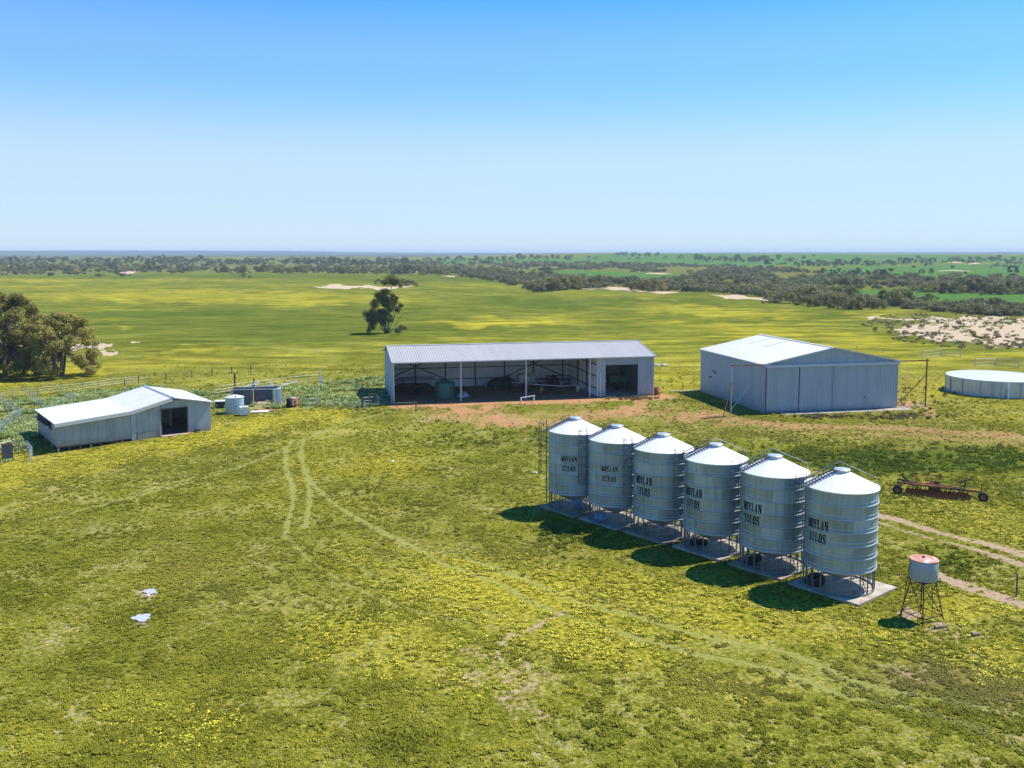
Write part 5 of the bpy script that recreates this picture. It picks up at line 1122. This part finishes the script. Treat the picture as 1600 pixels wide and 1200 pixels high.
# source meshes for scattering sit 60 m under the ground, out of every view
def source(name,me):
    o=bpy.data.objects.new(name,me); return o
SB=[]
for i in range(4):
    rg_=np.random.default_rng(200+i); cl=[(rg_.normal()*1.2,rg_.normal()*1.2,1.3+rg_.random()*1.4,.9+.6*rg_.random()) for _ in range(6)]
    V,F=leaves(cl,420,.36,rg_,.8,.35); V=np.vstack([V]); V[:,2]=np.maximum(V[:,2],0); SB.append(source('shrub',smesh('shrub',V,F,ML_scrub)))
pp=[];ss=[]
def inpoly(u,v,P): return pgon(np.array(u,float),np.array(v,float),P,.01)>.5
for poly,n,h0,h1 in((BELT1,4300,4.5,11),(BELT2,900,4,8)):
    P_=np.array(poly); lo=P_.min(0);hi=P_.max(0); cnt=0
    U=rng.uniform(lo[0],min(hi[0],1612),n*4); Vv=rng.uniform(max(lo[1],405),hi[1],n*4); mk=inpoly(U,Vv,poly)
    z0=pgon(U,Vv,[(1275,424),(1300,418),(1400,416),(1610,410),(1610,431),(1500,434),(1380,432),(1290,430)],.01)+pgon(U,Vv,[(1280,452),(1340,451),(1400,452),(1480,457),(1610,461),(1610,482),(1500,476),(1380,470),(1290,462)],.01)+pgon(U,Vv,[(820,425),(900,422),(1060,428),(1090,433),(1060,438),(960,437),(840,430)],.01)
    mk&=z0<.5
    dens=vnoise(U/28.0,Vv/4.0,77); mk&=dens>(.32 if poly is BELT1 else .45)
    U=U[mk][:n];Vv=Vv[mk][:n]
    for u,v in zip(U,Vv):
        p=GT(float(u),float(v)); k=p.y/CF; near=min(1,max(0,(v-410)/50)); hm=(h0+(h1-h0)*near)*random.uniform(.55,1.05)*k
        pp.append((p.x,p.y,p.z-.2)); ss.append(min(hm,8)*random.choice((.5,.7,.85,1,1.25))/3.2)
for (u0,u1,v0,v1,n,h0,h1) in ((-20,210,405,433,420,3,7),(200,660,406,429,520,3,7),(640,1000,405,412,60,3,5),(1200,1612,404,420,240,3,6),(1180,1612,428,462,260,4,9)):
    for i in range(n):
        u=random.uniform(u0,u1); v=random.uniform(v0,v1)
        if float(vnoise(np.array([u/22]),np.array([v/3.0]),91)[0])<.62: continue
        p=GT(u,v); k=p.y/CF; pp.append((p.x,p.y,p.z-.2)); ss.append(min(7,random.uniform(h0,h1)*k)/3.2)
gn_instances('scrub_belt',pp,ss,None,SB)
# low heath on the sandy bank and dark weeds round the sheds
SH=[]
for i in range(3):
    rg_=np.random.default_rng(300+i); cl=[(rg_.normal()*.25,rg_.normal()*.25,.25,.3) for _ in range(4)]
    V,F=leaves(cl,60,.14,rg_,.7,.4); V[:,2]=np.maximum(V[:,2],0); SH.append(source('heath_tuft',smesh('heath_tuft',V,F,leaf_mat('heath_leaves_%d'%i,(.09,.085,.028),(.18,.155,.055),(.30,.25,.09)) if i==0 else SH[0].data.materials[0])))
U=rng.uniform(1340,1612,3000);Vv=rng.uniform(484,546,3000); mk=inpoly(U,Vv,[(1340,505),(1400,487),(1610,498),(1610,548),(1500,545),(1400,533),(1370,520)])&(vnoise(U/9.0,Vv/3.0,5)>.57)
U=np.concatenate([U[mk],rng.normal(1400,30,50),rng.normal(1290,26,70),rng.uniform(1405,1500,45),rng.normal(985,24,40),rng.uniform(1380,1450,20)]); Vv=np.concatenate([Vv[mk],rng.normal(652,2.5,50),rng.normal(651,2.0,70),rng.uniform(600,655,45),rng.normal(623,1.2,40),rng.normal(650,2,20)])
pts=[G(float(u),float(v)) for u,v in zip(U,Vv)]
pts=[p for p in pts]; pz=terrain(np.array([p.x for p in pts]),np.array([p.y for p in pts]))
def in_bld(x,y):
    def loc(o,a): dx,dy=x-o[0],y-o[1]; return dx*math.cos(a)+dy*math.sin(a),-dx*math.sin(a)+dy*math.cos(a)
    a,b_=loc((sx0,sy0),SA); r=(a>-.1)&(a<SW+.1)&(b_>-.3)&(b_<SD)
    a,b_=loc((hx,hy),HA); r|=(a>-.1)&(a<HW+.3)&(b_>-.1)&(b_<HD); r|=(a>1.6)&(a<HW+1)&(b_>-1.5)&(b_<0)
    a,b_=loc((ax,ay),AA); r|=(a>-.0)&(a<AW+.1)&(b_>-.2)&(b_<AD)
    for s in SIL: r|=(np.abs((x-s[0])*rowd.x+(y-s[1])*rowd.y)<2.0)&(np.abs((x-s[0])*prp.x+(y-s[1])*prp.y)<2.3)
    for c,rr in ((G(1556,612),6.9),(G(367,645),1.2),(G(235,925),.45),(G(222,966),.55)): r|=np.hypot(x-c.x,y-c.y)<rr
    return r
px_=np.array([p.x for p in pts]);py_=np.array([p.y for p in pts]); ok=~in_bld(px_,py_)
gn_instances('heath_scrub',np.stack([px_,py_,pz],1)[ok],(rng.random(ok.sum())*.7+.35)*np.where(Vv[ok]>560,.75,1.0),None,SH)

# ------------------------------------------------------------------ grass, weeds and flowers
mt_,nt,b=newmat('grass_blades',.8); q=N(nt)
at=q.n('ShaderNodeAttribute',attribute_name='tcol',attribute_type='INSTANCER'); b.inputs['Specular IOR Level'].default_value=.04
gi=q.n('ShaderNodeNewGeometry').outputs['Random Per Island']; cc=q.mix(1.0,at.outputs['Color'],q.ramp(gi,[(0,(.6,.6,.6)),(1,(1.35,1.35,1.3))]),'MULTIPLY'); q.l(cc,b.inputs['Base Color'])
tr=q.n('ShaderNodeBsdfTranslucent'); q.l(cc,tr.inputs[0]); mx=q.n('ShaderNodeMixShader'); mx.inputs[0].default_value=.25; q.l(b.outputs[0],mx.inputs[1]); q.l(tr.outputs[0],mx.inputs[2]); q.l(mx.outputs[0],nt.nodes['Material Output'].inputs[0])
M_blade=mt_; M_petal=simple('yellow_petals',(.72,.62,.03),.7,0,.12,3)
def tuft(seed,n,r,h,fl=0):
    rg_=np.random.default_rng(seed); m=MB()
    for i in range(n):
        a=rg_.random()*6.283; L=r*(.5+.7*rg_.random()); w=.018+.022*rg_.random(); o_=Vector((rg_.normal()*r*.35,rg_.normal()*r*.35,0)); d=Vector((math.cos(a),math.sin(a),0)); s=Vector((-d.y,d.x,0))
        hh=h*(.5+.8*rg_.random()); m.add([o_-s*w*.6,o_+s*w*.6,o_+d*L*.5+s*w+Vector((0,0,hh)),o_+d*L*.5-s*w+Vector((0,0,hh)),o_+d*L+Vector((0,0,hh*.7))],[(0,1,2,3),(3,2,4)])
    k=len(m.f)
    for i in range(fl):
        c=Vector((rg_.normal()*r*.5,rg_.normal()*r*.5,h*1.15)); s=.024+.014*rg_.random(); m.add([c+Vector((s*math.cos(t),s*math.sin(t),rg_.normal()*.006)) for t in (0,1.26,2.51,3.77,5.03)],[(0,1,2,3,4)])
    me=bpy.data.meshes.new('tuft'); me.from_pydata(m.v,[],m.f); me.materials.append(M_blade); me.materials.append(M_petal)
    for i,p in enumerate(me.polygons): p.material_index=1 if i>=k else 0
    return source('tuft',me)
TF=[tuft(i,11,.13,.06) for i in range(4)]; TFY=[tuft(20+i,8,.13,.05,4) for i in range(3)]; TFL=[tuft(40+i,14,.22,.13) for i in range(3)]
def scatter(n,dmin,dmax,power=1.0):
    """points with density ~1/d^2"""
    d=dmin*(dmax/dmin)**rng.random(n); a=rng.uniform(-.60,.60,n); return a*d,d
def mixc(a,b_,t): return a*(1-t[:,None])+np.array(b_)*t[:,None]
def tuft_cols(x,y,Mk):
    n=len(x); r=rng.random(n); m_=fbm(x/4.0,y/4.0,41,3); 
    c=mixc(np.tile(np.array([.115,.12,.010]),(n,1)),(.40,.37,.042),np.clip(r*.6+(m_-.5)*1.2+.2,0,1))
    c=mixc(c,(.05,.10,.012),np.clip(Mk['lush']*1.1,0,.85)); c=mixc(c,(.34,.37,.14),np.clip(Mk['pale']*.8*(r>.4),0,.8)); c=mixc(c,(.22,.17,.07),np.clip(Mk['brown']*.9,0,.8))
    c=mixc(c,(.33,.30,.09),np.clip(Mk['track']*1.0,0,.85)); c=mixc(c,(.27,.25,.03),np.clip(Mk['yellow']*.55,0,.6))
    return c
x,y=scatter(280000,34,190); z=terrain(x,y); Mk=masks(x,y,z)
ptc=fbm(x/1.3,y/1.3,55,3)
ptc=fbm(x/.55,y/.55,55,3)+.5*(fbm(x/5.0,y/5.0,56,2)-.5)
keep=(rng.random(len(x))>np.clip(Mk['earth']*1.5,0,.95))&(rng.random(len(x))>sst(105,185,np.hypot(x,y)))&(rng.random(len(x))>Mk['sand'])&(rng.random(len(x))>Mk['track']*.9)&~in_bld(x,y)&(ptc+.3*rng.random(len(x))>.68)
x,y,z=x[keep],y[keep],z[keep]; Mk={k:v_[keep] for k,v_ in Mk.items()}; cols=tuft_cols(x,y,Mk)
ye=rng.random(len(x))<np.clip((Mk['yellow']-.22)*1.5,0,.9); lu=(~ye)&(rng.random(len(x))<np.clip(Mk['lush']*.8+Mk['pale']*.5,0,.8)); ot=~ye&~lu
d=np.hypot(x,y); sc_=(.55+.8*rng.random(len(x)))*(1+.35*sst(45,160,d))
P3=np.stack([x,y,z],1)
gn_instances('grass_cover',P3[ot],sc_[ot],cols[ot],TF); gn_instances('flowering_capeweed',P3[ye],sc_[ye],cols[ye],TFY); gn_instances('tall_grass',P3[lu],sc_[lu],cols[lu],TFL)
# pale tall weeds in the sheep yards
U=rng.uniform(-20,612,16000); Vv=rng.uniform(588,722,16000); mk=inpoly(U,Vv,[(-20,632),(60,622),(160,610),(235,602),(330,615),(420,608),(500,601),(600,588),(610,600),(600,634),(545,637),(470,634),(420,640),(400,622),(330,640),(200,634),(60,655),(52,700),(-20,720)])
U=U[mk];Vv=Vv[mk]; ps=np.array([tuple(G(float(u),float(v))) for u,v in zip(U,Vv)]); ps[:,2]=terrain(ps[:,0],ps[:,1]); ok=~in_bld(ps[:,0],ps[:,1])&(fbm(ps[:,0]/2.5,ps[:,1]/2.5,88,2)>.42); ps=ps[ok]
r=rng.random(len(ps)); cw=mixc(np.tile(np.array([.12,.17,.035]),(len(ps),1)),(.42,.46,.18),r); gn_instances('yard_weeds',ps,1.3+1.6*rng.random(len(ps)),cw,TFL)

# ------------------------------------------------------------------ air
if HAZE>0:
    hm=bpy.data.materials.new('haze'); hm.use_nodes=True; n_=hm.node_tree; n_.nodes.remove(n_.nodes['Principled BSDF'])
    pv=n_.nodes.new('ShaderNodeVolumePrincipled'); pv.inputs['Density'].default_value=HAZE; pv.inputs['Color'].default_value=(.74,.88,1,1); pv.inputs['Anisotropy'].default_value=.0
    n_.links.new(pv.outputs[0],n_.nodes['Material Output'].inputs['Volume'])
    zmax=float(gz.max()); zmin=float(gz.min())
    o=MB().box((-33500,-150,zmin-1.2),(33500,14700,max(zmax,CH)+6)).obj('haze',hm); stuff(o)
print('tris ground',len(gF)*2,'tufts',len(P3),'objs',len(bpy.data.objects))
